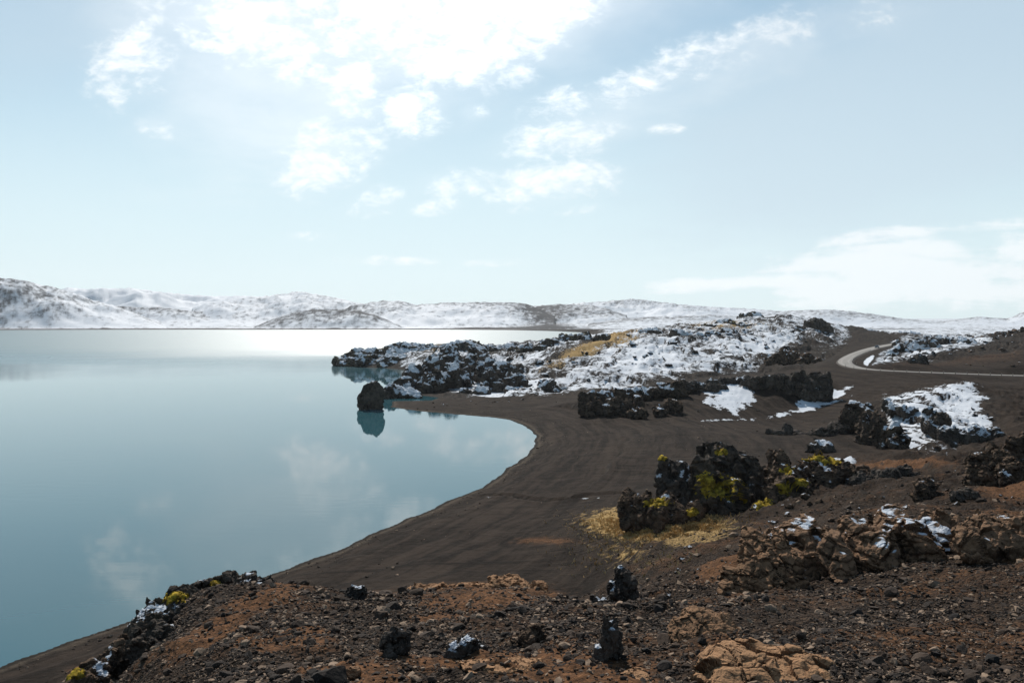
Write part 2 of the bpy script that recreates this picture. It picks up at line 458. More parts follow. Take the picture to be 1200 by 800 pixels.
snow = np.maximum(snow, zone([(930, 470), (960, 456), (1000, 452), (985, 464), (940, 482)], 4, 200, 300) * 0.8)
snow = np.maximum(snow, zone([(800, 494), (900, 486), (1000, 460), (1010, 464), (900, 493)], 3, 190, 300) * 0.52)
snow = np.maximum(snow, zone([(1002, 434), (1006, 424), (1016, 415), (1034, 407), (1030, 413), (1018, 424), (1014, 434)], 1.5, 300, 450) * 1.1)
snow = np.maximum(snow, zone([(1020, 428), (1035, 405), (1060, 392), (1150, 388), (1165, 398), (1120, 412), (1080, 422)], 5, 310, 700) * 0.55)
snow = np.maximum(snow, zone([(940, 545), (950, 530), (1010, 535), (1000, 555)], 5, 80, 140) * 0.6)
snow = np.maximum(snow, sstep(1700, 1900, YY) * (RSNOW - 0.16 * sstep(0.45, 0.9, slope)))
snow -= 0.7 * sstep(1700, 1800, YY) * sstep(30, 6, SD)
snow -= 0.7 * blob(580, 384.6, 45, 1.1, 0, 1700) + 0.4 * blob(640, 381, 30, 4, 0, 1700)
snow += 0.20 * n_a * sstep(0.05, 0.3, snow) + 0.13 * n_b * sstep(0.05, 0.3, snow) * sstep(900, 500, YY)
snow += 0.10 * g1 * sstep(1700, 1900, YY)
snow -= 0.30 * sstep(0.5, 1.3, slope) * sstep(1500, 900, YY)
snow = np.maximum(snow, 0.8 * blob(684, 583.5, 9, 1.1, 0, 90, 170) + 0.7 * blob(701, 583.2, 4, 0.9, 0, 90, 170) + 0.7 * blob(572, 581, 6, 1.2, 0, 90, 170))
stk = fbm2(XX / 1.5 + 0.25 * YY / 6, YY / 16, 3, 221)
snow += 0.30 * stk * sstep(0.1, 0.5, snow) * sstep(280, 262, YY) * sstep(125, 145, YY)
snow *= sstep(6.0, 8.5, RDIST)
snow *= sstep(0.5, 4, SD)
snow = np.clip(snow, 0, 1.2)

rust = np.zeros(Z.shape)
for b in [(305, 705, 45, 12, -0.2), (560, 700, 90, 14, 0), (520, 715, 50, 8, 0), (630, 778, 110, 18, 0.1), (820, 728, 38, 13, 0), (690, 790, 90, 14, 0), (500, 770, 60, 10, 0),
          (1180, 640, 40, 20, 0), (1060, 545, 60, 5, 0), (640, 634, 45, 5, 0), (870, 660, 60, 14, -0.3), (1190, 560, 40, 30, 0), (330, 755, 60, 14, 0), (420, 790, 80, 10, 0.0), (250, 745, 60, 10, -0.5), (110, 785, 30, 20, 0.4)]:
    rust = np.maximum(rust, blob(*b, 0, 140) * (0.55 if b[0] == 640 else 1.15))
rust = np.maximum(rust, zone([(860, 545), (1010, 520), (1200, 520), (1260, 600), (1200, 610), (900, 640), (840, 660)], 25, 40, 150) * 0.16)
rust = np.maximum(rust, nh * 0.20)
rust = np.maximum(rust, zone([(1035, 430), (1060, 415), (1150, 408), (1200, 400), (1200, 425), (1100, 432)], 8, 300, 500) * 0.26)
rust = np.maximum(rust, sstep(1700, 1800, YY) * sstep(80, 10, SD) * 0.5)
rust = np.clip(rust + 0.35 * nh * f_big, 0, 1)

grassm = np.maximum(1.5 * blob(770, 616, 70, 16, 0.06, 60, 150), 0.33 * blob(735, 650, 50, 18, 0.2, 60, 120))
grassm = np.maximum(grassm, 0.62 * blob(695, 405, 75, 8, -0.42, 340, 620))
grassm = np.maximum(grassm, 0.6 * blob(735, 397, 30, 7, -0.4, 340, 620) + 0.5 * blob(480, 408, 80, 4, 0, 400, 600))
grassm = np.maximum(grassm, 0.55 * blob(855, 380, 60, 6, 0, 400, 650))
grassm = np.clip(grassm, 0, 1)
rock = np.clip(np.maximum(lava * 0.9, sstep(0.55, 1.1, slope) * 0.9), 0, 1)
rock = np.maximum(rock, 0.95 * np.exp(-(cd / 0.9) ** 2) * sstep(-0.5, 0.2, perlin2(XX / 4, YY / 4, 6) + 0.3))  # also lays the dark lava colour along the beach channel
rock = np.maximum(rock, sstep(1700, 1900, YY) * 0.35)

# ------------------------------------------------------------------ node helpers
def newmat(name):
    m = bpy.data.materials.new(name); m.use_nodes = True
    nt = m.node_tree; nt.nodes.clear()
    out = nt.nodes.new('ShaderNodeOutputMaterial')
    return m, nt, out


class NB:
    def __init__(s, nt): s.nt = nt

    def n(s, t, **kw):
        o = s.nt.nodes.new(t)
        for k_, v_ in kw.items():
            setattr(o, k_, v_)
        return o

    def put(s, sock, val):
        if hasattr(val, 'is_linked') or isinstance(val, bpy.types.NodeSocket):
            s.nt.links.new(val, sock)
        else:
            sock.default_value = val

    def math(s, op, a, b=None, c=None, clamp=False):
        o = s.n('ShaderNodeMath', operation=op, use_clamp=clamp)
        for i, q in enumerate((a, b, c)):
            if q is not None:
                s.put(o.inputs[i], q)
        return o.outputs[0]

    def vmath(s, op, a, b=None):
        o = s.n('ShaderNodeVectorMath', operation=op)
        s.put(o.inputs[0], a)
        if b is not None:
            s.put(o.inputs[1], b)
        return o.outputs[0]

    def mix(s, f, a, b):
        o = s.n('ShaderNodeMix', data_type='RGBA')
        s.put(o.inputs[0], f); s.put(o.inputs[6], a); s.put(o.inputs[7], b)
        return o.outputs[2]

    def ramp(s, x, lo, hi, a=0.0, b=1.0, smooth=True):
        o = s.n('ShaderNodeMapRange', interpolation_type='SMOOTHSTEP' if smooth else 'LINEAR')
        s.put(o.inputs[0], x); s.put(o.inputs[1], lo); s.put(o.inputs[2], hi); s.put(o.inputs[3], a); s.put(o.inputs[4], b)
        return o.outputs[0]

    def noise(s, vec, scale, detail=4.0, rough=0.55, dist=0.0):
        o = s.n('ShaderNodeTexNoise')
        s.put(o.inputs['Vector'], vec); s.put(o.inputs['Scale'], scale); s.put(o.inputs['Detail'], detail)
        s.put(o.inputs['Roughness'], rough); s.put(o.inputs['Distortion'], dist)
        return o.outputs['Fac']

    def attr(s, name):
        o = s.n('ShaderNodeAttribute', attribute_name=name)
        return o

    def bsdf(s, out, col, rough, bump=None, bstr=1.0, bdist=0.1, spec=0.25):
        p = s.n('ShaderNodeBsdfPrincipled')
        s.put(p.inputs['Base Color'], col); s.put(p.inputs['Roughness'], rough); s.put(p.inputs['Specular IOR Level'], spec)
        if bump is not None:
            b = s.n('ShaderNodeBump'); s.put(b.inputs['Strength'], bstr); s.put(b.inputs['Distance'], bdist)
            s.put(b.inputs['Height'], bump); s.nt.links.new(b.outputs[0], p.inputs['Normal'])
        s.nt.links.new(p.outputs[0], out.inputs['Surface'])
        return p


def c4(r, g, b):
    return (r, g, b, 1.0)


SNOWC = c4(0.58, 0.60, 0.63)

# ------------------------------------------------------------------ ground material
def ground_material(name):
    m, nt, out = newmat(name); b = NB(nt)
    pos = b.n('ShaderNodeNewGeometry').outputs['Position']
    A = b.attr('zones'); sep = b.n('ShaderNodeSeparateColor'); nt.links.new(A.outputs['Color'], sep.inputs[0])
    snow_, rust_, rock_ = sep.outputs[0], sep.outputs[1], sep.outputs[2]
    grass_ = A.outputs['Alpha']
    sd_ = b.attr('shore').outputs['Fac']
    px = b.n('ShaderNodeSeparateXYZ'); nt.links.new(pos, px.inputs[0])
    n1 = b.noise(pos, 0.12, 6, 0.6)
    n2 = b.noise(pos, 0.9, 6, 0.65)
    n3 = b.noise(pos, 6.0, 5, 0.65)
    n4 = b.noise(pos, 28.0, 3, 0.6)
    # streaks along the beach
    cv = b.n('ShaderNodeCombineXYZ')
    b.put(cv.inputs[0], b.math('MULTIPLY', sd_, 0.7)); b.put(cv.inputs[1], b.math('MULTIPLY', px.outputs[0], 0.045)); b.put(cv.inputs[2], b.math('MULTIPLY', px.outputs[1], 0.045))
    st = b.noise(cv.outputs[0], 1.0, 5, 0.6, 0.4)
    st = b.math('ADD', b.math('MULTIPLY', st, 0.6), b.math('MULTIPLY', b.noise(pos, 0.22, 7, 0.7), 0.4))
    sand = b.mix(b.ramp(st, 0.38, 0.64), c4(0.0090, 0.0068, 0.0054), c4(0.041, 0.0295, 0.0220))
    sand = b.mix(b.math('MULTIPLY', b.ramp(n2, 0.4, 0.7), 0.35), sand, c4(0.042, 0.031, 0.024))
    sand = b.mix(b.math('MULTIPLY', b.ramp(n3, 0.5, 0.72), 0.35), sand, c4(0.014, 0.012, 0.011))
    tk = b.n('ShaderNodeMapping'); nt.links.new(pos, tk.inputs[0]); tk.inputs['Rotation'].default_value = (0, 0, 0.75); tk.inputs['Scale'].default_value = (0.022, 1.1, 1)
    tn = b.noise(tk.outputs[0], 1.0, 3, 0.5, 0.6)
    tk2 = b.n('ShaderNodeMapping'); nt.links.new(pos, tk2.inputs[0]); tk2.inputs['Rotation'].default_value = (0, 0, -0.12); tk2.inputs['Scale'].default_value = (0.02, 0.55, 1)
    tn2 = b.noise(tk2.outputs[0], 1.0, 4, 0.55, 0.8)
    trk = b.math('MAXIMUM', b.ramp(tn, 0.60, 0.68), b.ramp(tn2, 0.60, 0.70))
    sand = b.mix(b.math('MULTIPLY', trk, 0.75), sand, c4(0.011, 0.0085, 0.007))
    sand = b.mix(b.math('MULTIPLY', b.ramp(tn2, 0.40, 0.30), 0.45), sand, c4(0.055, 0.041, 0.031))
    sand = b.mix(b.math('MULTIPLY', b.ramp(n4, 0.60, 0.70), 0.5), sand, c4(0.085, 0.066, 0.050))
    # lighter wet rim of the shore
    rim = b.math('MULTIPLY', b.ramp(sd_, 2.2, 0.4), b.ramp(n2, 0.3, 0.6, 0.4, 1.0))
    sand = b.mix(b.math('MULTIPLY', rim, 0.75), sand, c4(0.11, 0.086, 0.064))
    wet = b.math('MULTIPLY', b.ramp(sd_, 1.1, 0.4), 0.8)
    sand = b.mix(wet, sand, c4(0.010, 0.009, 0.008))
    rustc = b.mix(b.ramp(n3, 0.35, 0.7), c4(0.050, 0.027, 0.015), c4(0.20, 0.095, 0.044))
    rf = b.math('ADD', b.math('MULTIPLY', rust_, 1.25), b.math('MULTIPLY', b.math('SUBTRACT', n2, 0.5), 1.1))
    col = b.mix(b.math('MULTIPLY', b.ramp(rf, 0.18, 0.75), 0.9), sand, rustc)
    lavac = b.mix(b.ramp(n2, 0.4, 0.65), c4(0.012, 0.011, 0.0105), c4(0.055, 0.043, 0.034))
    rk = b.math('ADD', rock_, b.math('MULTIPLY', b.math('SUBTRACT', n2, 0.5), 0.8))
    col = b.mix(b.ramp(rk, 0.3, 0.7), col, lavac)
    gc = b.mix(b.ramp(n3, 0.35, 0.7), c4(0.20, 0.125, 0.048), c4(0.48, 0.325, 0.14))
    gf = b.math('ADD', grass_, b.math('MULTIPLY', b.math('SUBTRACT', n2, 0.5), 1.3))
    col = b.mix(b.ramp(gf, 0.25, 0.5), col, gc)
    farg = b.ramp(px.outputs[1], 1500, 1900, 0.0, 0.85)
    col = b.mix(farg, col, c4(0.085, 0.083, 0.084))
    # snow
    ns = b.math('ADD', b.math('MULTIPLY', b.math('SUBTRACT', n1, 0.5), 0.35), b.math('MULTIPLY', b.math('SUBTRACT', n2, 0.5), 0.75))
    ns = b.math('ADD', ns, b.math('MULTIPLY', b.math('SUBTRACT', n3, 0.5), 0.35))
    ns = b.math('ADD', ns, b.math('MULTIPLY', b.math('SUBTRACT', b.noise(pos, 0.33, 7, 0.72), 0.5), 1.0))
    far = b.ramp(px.outputs[1], 1500, 1900)
    nf = b.math('ADD', b.math('MULTIPLY', b.math('SUBTRACT', b.noise(pos, 0.06, 9, 0.76), 0.5), 1.25), b.math('MULTIPLY', b.math('SUBTRACT', b.noise(pos, 0.008, 5, 0.6), 0.5), 0.5))
    ns = b.math('ADD', b.math('MULTIPLY', ns, b.math('SUBTRACT', 1.0, far)), b.math('MULTIPLY', nf, far))
    sf = b.math('ADD', snow_, b.math('MULTIPLY', ns, b.ramp(snow_, 0.05, 0.35)))
    sfac = b.ramp(sf, b.math('SUBTRACT', 0.46, b.math('ADD', b.math('MULTIPLY', far, 0.14), b.math('MULTIPLY', b.ramp(px.outputs[1], 260, 330), 0.06))), b.math('ADD', 0.60, b.math('ADD', b.math('MULTIPLY', far, 0.08), b.math('MULTIPLY', b.ramp(px.outputs[1], 260, 330), 0.05))))
    col = b.mix(sfac, col, SNOWC)
    rough = b.math('SUBTRACT', 0.95, b.math('MULTIPLY', sfac, 0.3))
    hgt = b.math('ADD', b.math('MULTIPLY', n2, 0.5), b.math('ADD', b.math('MULTIPLY', n3, 0.22), b.math('MULTIPLY', n4, 0.06)))
    hgt = b.math('ADD', hgt, b.math('MULTIPLY', sfac, 0.12))
    hgt = b.math('ADD', hgt, b.math('MULTIPLY', b.math('ADD', st, b.math('MULTIPLY', tn, 1.4)), 0.30))
    stony = b.attr('stony').outputs['Fac']
    def cob(sc):
        vo = b.n('ShaderNodeTexVoronoi', feature='F1'); b.put(vo.inputs['Vector'], pos); b.put(vo.inputs['Scale'], sc); b.put(vo.inputs['Randomness'], 1.0)
        return vo
    v1, v2 = cob(4.5), cob(11.0)
    hgt = b.math('SUBTRACT', hgt, b.math('MULTIPLY', stony, b.math('ADD', b.math('MULTIPLY', v1.outputs['Distance'], 0.32), b.math('MULTIPLY', v2.outputs['Distance'], 0.16))))
    cs = b.n('ShaderNodeSeparateColor'); nt.links.new(v2.outputs['Color'], cs.inputs[0])
    colv = b.mix(b.math('MULTIPLY', b.math('MULTIPLY', b.ramp(cs.outputs[0], 0.3, 1.0), stony), b.math('MULTIPLY', b.math('SUBTRACT', 1.0, sfac), 0.65)), col, c4(0.085, 0.055, 0.036))
    col = b.mix(b.math('MULTIPLY', b.math('MULTIPLY', b.ramp(cs.outputs[1], 0.4, 0.9), stony), b.math('MULTIPLY', b.math('SUBTRACT', 1.0, sfac), 0.6)), colv, c4(0.012, 0.010, 0.009))
    b.bsdf(out, col, rough, hgt, 0.9, 0.55, 0.04)
    return m


# ------------------------------------------------------------------ mesh helpers
def mesh_from(name, verts, faces, mat=None, smooth=False):
    me = bpy.data.meshes.new(name)
    V = np.asarray(verts, F32); Fc = np.asarray(faces, np.int32)
    me.vertices.add(len(V)); me.vertices.foreach_set('co', V.ravel())
    k_ = Fc.shape[1]
    me.loops.add(Fc.size); me.loops.foreach_set('vertex_index', Fc.ravel())
    me.polygons.add(len(Fc)); me.polygons.foreach_set('loop_start', np.arange(0, Fc.size, k_, dtype=np.int32))
    try:
        me.polygons.foreach_set('loop_total', np.full(len(Fc), k_, np.int32))
    except Exception:
        pass
    me.polygons.foreach_set('use_smooth', np.full(len(Fc), smooth, bool))
    me.update(calc_edges=True)
    if mat:
        me.materials.append(mat)
    return me


def link(name, me, loc=(0, 0, 0), parent=None):
    o = bpy.data.objects.new(name, me); COL.objects.link(o); o.location = loc
    if parent is not None:
        o.parent = parent
    return o


def tag(o, label=None, cat=None, group=None, kind=None):
    if label: o['label'] = label
    if cat: o['category'] = cat
    if group: o['group'] = group
    if kind: o['kind'] = kind
    return o


# ------------------------------------------------------------------ ground and hills
STONY = np.clip(np.maximum(nh, slope_r * 0.6) * (1 - 0.9 * sstep(0.35, 0.75, rust)), 0, 1)
GM = ground_material('black_sand_and_snow')


def terrain_part(name, r0, r1):
    z = Z[r0:r1]; nr = r1 - r0
    V = np.stack([XX[r0:r1], YY[r0:r1], z], -1).reshape(-1, 3)
    i = np.arange(nr - 1)[:, None] * NT + np.arange(NT - 1)[None]
    Fc = np.stack([i, i + 1, i + NT + 1, i + NT], -1).reshape(-1, 4)
    me = mesh_from(name, V, Fc, GM, True)
    a = me.attributes.new('zones', 'FLOAT_COLOR', 'POINT')
    zc_ = np.stack([snow[r0:r1], rust[r0:r1], rock[r0:r1], grassm[r0:r1]], -1).astype(F32)
    a.data.foreach_set('color', zc_.ravel())
    t_ = me.attributes.new('stony', 'FLOAT', 'POINT'); t_.data.foreach_set('value', STONY[r0:r1].astype(F32).ravel())
    s_ = me.attributes.new('shore', 'FLOAT', 'POINT'); s_.data.foreach_set('value', np.clip(SD[r0:r1], -50, 3000).astype(F32).ravel())
    return link(name, me)


rsplit = int(np.searchsorted(Y1, 1640))
tag(terrain_part('ground', 0, rsplit + 1), 'dark volcanic sand and gravel shore with brown slopes and snow patches', 'ground', kind='structure')
tag(terrain_part('hills', rsplit, NR), 'snow covered hills along the far side of the lake', 'hills', kind='structure')

# ------------------------------------------------------------------ lake
def water_material():
    m, nt, out = newmat('lake_water'); b = NB(nt)
    pos = b.n('ShaderNodeNewGeometry').outputs['Position']
    px = b.n('ShaderNodeSeparateXYZ'); nt.links.new(pos, px.inputs[0])
    mp = b.n('ShaderNodeMapping'); nt.links.new(pos, mp.inputs[0]); mp.inputs['Scale'].default_value = (0.35, 1.0, 1.0); mp.inputs['Rotation'].default_value = (0, 0, 0.15)
    w1 = b.noise(mp.outputs[0], 0.55, 3, 0.5)
    w2 = b.noise(mp.outputs[0], 2.6, 2, 0.5)
    br = b.noise(pos, 0.006, 3, 0.5)
    yy = b.math('ADD', px.outputs[1], b.math('MULTIPLY', b.math('SUBTRACT', br, 0.5), 300.0))
    ruff = b.ramp(yy, 330, 800)
    rough = b.math('ADD', 0.004, b.math('MULTIPLY', ruff, 0.45))
    hgt = b.math('ADD', b.math('MULTIPLY', w1, 0.6), b.math('MULTIPLY', w2, 0.12))
    wpn = b.n('ShaderNodeMapping'); nt.links.new(pos, wpn.inputs[0]); wpn.inputs['Scale'].default_value = (0.008, 0.03, 1)
    wpat = b.ramp(b.noise(wpn.outputs[0], 1.0, 4, 0.6, 0.5), 0.45, 0.65)
    bs = b.math('ADD', b.math('ADD', 0.016, b.math('MULTIPLY', wpat, 0.05)), b.math('MULTIPLY', ruff, 0.9))
    p = b.bsdf(out, c4(0.031, 0.092, 0.110), rough, hgt, bs, 0.35, 0.5)
    p.inputs['IOR'].default_value = 1.42
    return m


me = mesh_from('lake', [(-9000, -160, 0), (1200, -160, 0), (1200, 2400, 0), (-9000, 2400, 0)], [(0, 1, 2, 3)], water_material())
tag(link('lake', me), 'calm pale blue lake reflecting the clouds', 'lake', kind='structure')

# ------------------------------------------------------------------ rocks
def rock_material(name, dark, light, snow_amt=0.0, lit_top_tint=None, moss=0.0, scale=1.0):
    m, nt, out = newmat(name); b = NB(nt)
    tc = b.n('ShaderNodeTexCoord').outputs['Object']
    geo = b.n('ShaderNodeNewGeometry')
    rnd = b.n('ShaderNodeObjectInfo').outputs['Random']
    pos = b.vmath('ADD', tc, b.n('ShaderNodeObjectInfo').outputs['Location'])
    n1 = b.noise(pos, 0.8 * scale, 6, 0.65); n2 = b.noise(pos, 5.0 * scale, 6, 0.7); n3 = b.noise(pos, 24.0 * scale, 3, 0.6); nS = b.noise(pos, 0.55 * scale, 3, 0.5)
    col = b.mix(b.ramp(n1, 0.35, 0.68), c4(*dark), c4(*light))
    col = b.mix(b.math('MULTIPLY', b.ramp(n2, 0.45, 0.7), 0.55), col, c4(*[q * 0.45 for q in dark]))
    if lit_top_tint:
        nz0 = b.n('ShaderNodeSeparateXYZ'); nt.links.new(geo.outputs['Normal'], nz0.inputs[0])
        col = b.mix(b.math('MULTIPLY', b.ramp(b.math('ADD', nz0.outputs[2], b.math('SUBTRACT', n1, 0.5)), 0.2, 0.8), 0.75), col, c4(*lit_top_tint))  # brown tops, with their sunlit brightness put into the colour as well
    col = b.mix(b.math('MULTIPLY', b.ramp(n3, 0.58, 0.72), 0.35), col, c4(*[min(1, q * 2.2) for q in light]))
    nz = b.n('ShaderNodeSeparateXYZ'); nt.links.new(geo.outputs['Normal'], nz.inputs[0])
    if moss:
        mf = b.math('ADD', b.math('MULTIPLY', nz.outputs[2], 0.4), b.math('MULTIPLY', b.math('SUBTRACT', n1, 0.5), 1.6))
        col = b.mix(b.math('MULTIPLY', b.ramp(mf, 0.75 - moss, 0.95 - moss), 0.85), col, b.mix(b.ramp(n2, 0.35, 0.65), c4(0.09, 0.065, 0.015), c4(0.24, 0.18, 0.04)))
    if snow_amt:
        sn = b.math('ADD', b.math('ADD', b.math('MULTIPLY', b.attr('up').outputs['Fac'], 0.75), b.math('MULTIPLY', nz.outputs[2], 0.15)), b.math('ADD', b.math('MULTIPLY', b.math('SUBTRACT', nS, 0.5), 1.7), b.math('MULTIPLY', b.math('SUBTRACT', n2, 0.5), 0.35)))
        col = b.mix(b.ramp(sn, 1.05 - snow_amt, 1.13 - snow_amt), col, SNOWC)
    hgt = b.math('ADD', b.math('MULTIPLY', n2, 0.6), b.math('MULTIPLY', n3, 0.25))
    b.bsdf(out, col, 0.92, hgt, 0.9, 0.11 / scale, 0.12)
    return m


BAS = rock_material('basalt_black', (0.033, 0.028, 0.024), (0.108, 0.084, 0.066))
BASS = rock_material('basalt_snowy', (0.033, 0.028, 0.024), (0.110, 0.086, 0.068), 0.46)
BASF = rock_material('basalt_far_snowy', (0.034, 0.029, 0.025), (0.115, 0.090, 0.070), 0.64, scale=0.3)
BASM = rock_material('basalt_far_mossy', (0.030, 0.027, 0.023), (0.105, 0.084, 0.062), 0.47, moss=0.42, scale=0.3)
BASD = rock_material('basalt_far_dark', (0.034, 0.029, 0.025), (0.115, 0.090, 0.070), 0.26, scale=0.4)
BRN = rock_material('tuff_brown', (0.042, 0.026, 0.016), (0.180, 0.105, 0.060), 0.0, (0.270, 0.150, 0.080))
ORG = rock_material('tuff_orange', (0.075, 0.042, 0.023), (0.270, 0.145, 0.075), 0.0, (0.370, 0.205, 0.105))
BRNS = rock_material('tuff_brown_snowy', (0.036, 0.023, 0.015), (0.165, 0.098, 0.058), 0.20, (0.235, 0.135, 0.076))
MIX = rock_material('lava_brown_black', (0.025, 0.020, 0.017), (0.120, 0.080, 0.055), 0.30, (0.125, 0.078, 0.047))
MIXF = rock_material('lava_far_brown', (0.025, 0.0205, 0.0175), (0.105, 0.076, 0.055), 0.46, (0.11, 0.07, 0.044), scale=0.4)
MOSSY = rock_material('lava_mossy', (0.031, 0.026, 0.022), (0.115, 0.086, 0.063), 0.27)


def moss_material():
    m, nt, out = newmat('yellow_moss'); b = NB(nt)
    tc = b.n('ShaderNodeTexCoord').outputs['Object']
    n1 = b.noise(tc, 2.0, 5, 0.6); n2 = b.noise(tc, 12.0, 4, 0.6)
    col = b.mix(b.ramp(n1, 0.35, 0.65), c4(0.12, 0.08, 0.014), c4(0.40, 0.28, 0.032))
    col = b.mix(b.math('MULTIPLY', b.ramp(n2, 0.5, 0.7), 0.5), col, c4(0.06, 0.045, 0.012))
    b.bsdf(out, col, 1.0, n2, 0.8, 0.08, 0.05)
    return m


MOSS = moss_material()


def chunk_hull(bm, c, s, rz, tilt, rng, lean=0.3, boxy=0.6, npts=26):
    """one rough convex block"""
    pts = []
    for _ in range(npts):
        v = rng.normal(size=3); v /= np.linalg.norm(v)
        q = np.max(np.abs(v)); v = v * ((1 - boxy) + boxy / q) * rng.uniform(0.82, 1.0)
        pts.append(v)
    M = Matrix.Translation(Vector(c)) @ Matrix.Rotation(rz, 4, 'Z') @ Matrix.Rotation(tilt, 4, 'Y') @ Matrix.Rotation(rng.uniform(-.12, .12), 4, 'X')
    b2 = bmesh.new()
    for p in pts:
        tp = 1.0 - 0.16 * p[2]
        w_ = M @ Vector((p[0] * s[0] * .5 * tp, p[1] * s[1] * .5 * tp, p[2] * s[2] * .5))
        w_.y += lean * p[2] * s[2] * .5
        b2.verts.new(w_)
    r = bmesh.ops.convex_hull(b2, input=b2.verts)
    junk = [e for e in r['geom_interior'] if isinstance(e, bmesh.types.BMVert)]
    bmesh.ops.delete(b2, geom=junk, context='VERTS')
    tmp = bpy.data.meshes.new('t'); b2.to_mesh(tmp); b2.free()
    bm.from_mesh(tmp); bpy.data.meshes.remove(tmp)


def vnormals(me):
    n = np.empty(len(me.vertices) * 3, F32); me.vertex_normals.foreach_get('vector', n)
    return n.reshape(-1, 3)


def coords(me):
    n = np.empty(len(me.vertices) * 3, F32); me.vertices.foreach_get('co', n)
    return n.reshape(-1, 3).astype(np.float64)


def add_up(me, iters):
    """smoothed upward-facing measure of the surface, for where snow settles"""
    e = np.empty(len(me.edges) * 2, np.int32); me.edges.foreach_get('vertices', e); e = e.reshape(-1, 2)
    n = vnormals(me)[:, 2].astype(np.float64); N = len(n)
    deg = np.bincount(e.ravel(), minlength=N) + 1.0
    for _ in range(iters):
        n = (n + np.bincount(e[:, 0], n[e[:, 1]], N) + np.bincount(e[:, 1], n[e[:, 0]], N)) / deg
    a = me.attributes.get('up') or me.attributes.new('up', 'FLOAT', 'POINT'); a.data.foreach_set('value', n.astype(F32))


def rock_mesh(name, chunks, voxel, size, seed, mat, crag=1.0, smooth=False, layers=0.0, lean=0.3, boxy=0.6):
    """union of blocks -> voxel surface -> fractured, rough skin. chunks: (centre, size, rz, tilt)"""
    rng = np.random.RandomState(seed)
    bm = bmesh.new()
    for (c, s, rz, tl) in chunks:
        chunk_hull(bm, c, s, rz, tl, rng, lean, boxy)
    me0 = bpy.data.meshes.new('tmp'); bm.to_mesh(me0); bm.free()
    ob = bpy.data.objects.new('tmp', me0); COL.objects.link(ob)
    md = ob.modifiers.new('r', 'REMESH'); md.mode = 'VOXEL'; md.voxel_size = voxel; md.adaptivity = 0
    dg = bpy.context.evaluated_depsgraph_get(); dg.update()
    me = bpy.data.meshes.new_from_object(ob.evaluated_get(dg))
    bpy.data.objects.remove(ob); bpy.data.meshes.remove(me0)
    me.name = name
    p = coords(me); S_ = size; off = seed * 3.71
    for (fr, am, kind) in ((1.0, 0.13, 'f'), (1.5, 0.17, 'w'), (3.6, 0.10, 'w'), (5.0, 0.035, 'r'), (8.5, 0.024, 'w'), (16.0, 0.012, 'f')):
        if fr / S_ > 0.45 / voxel:
            continue
        n = vnormals(me); q = p * (fr / S_) + off
        if kind == 'f':
            h = fbm3(q, 3, seed)
        elif kind == 'r':
            h = (0.5 - np.abs(perlin3(q, seed)) * 2.0)
        else:
            qw = q.copy(); qw[:, 2] *= 0.62
            qw += 0.22 * np.stack([perlin3(q * 1.3, seed + 5), perlin3(q * 1.3 + 9, seed + 6), perlin3(q * 1.3 + 19, seed + 7)], 1)
            f1, f2, cid, til = worley3(qw, seed)
            h = (cid - 0.5) * 0.9 + til * 1.1 - 0.32 * np.exp(-((f2 - f1) / 0.07) ** 2)
        p = p + n * (h * am * S_ * crag)[:, None]
        if layers and kind == 'r':
            lz = p[:, 2] / (S_ * 0.22) + 0.5 * perlin3(q * 0.5, seed + 3)
            sl = np.abs((lz % 1.0) - 0.5) * 2
            hor = n.copy(); hor[:, 2] = 0
            p = p - hor * (np.exp(-((1 - sl) / 0.25) ** 2) * layers * S_ * 0.08)[:, None]
        me.vertices.foreach_set('co', p.astype(F32).ravel()); me.update()
    me.polygons.foreach_set('use_smooth', np.full(len(me.polygons), smooth, bool))
    me.materials.clear(); me.materials.append(mat)
    me.update(); add_up(me, 7)
    return me


def moss_part(me, parent, seed, thick, fr, where=None, thr=0.1, name='moss'):
    p = coords(me); n = vnormals(me)
    msk = fbm3(p * fr + seed, 3, seed + 40) * 0.9 + 0.55 * n[:, 2] - 0.25 - thr
    if where is not None:
        msk = msk + where(p)
    h = np.clip(msk, -0.15, 0.25)
    lump = 0.65 + 0.5 * perlin3(p * fr * 6, seed + 9)
    q = p + n * (np.where(h > 0, (h / 0.25) ** 0.5 * thick * lump, h * thick * 2))[:, None]
    fv = np.array([list(f.vertices) for f in me.polygons if len(f.vertices) == 4], np.int32)
    keep = (msk[fv] > -0.1).any(1)
    if keep.sum() < 8:
        return None
    fv = fv[keep]; u, inv = np.unique(fv, return_inverse=True)
    m2 = mesh_from(name, q[u], inv.reshape(-1, 4), MOSS, True)
    return link(name, m2, parent=parent)


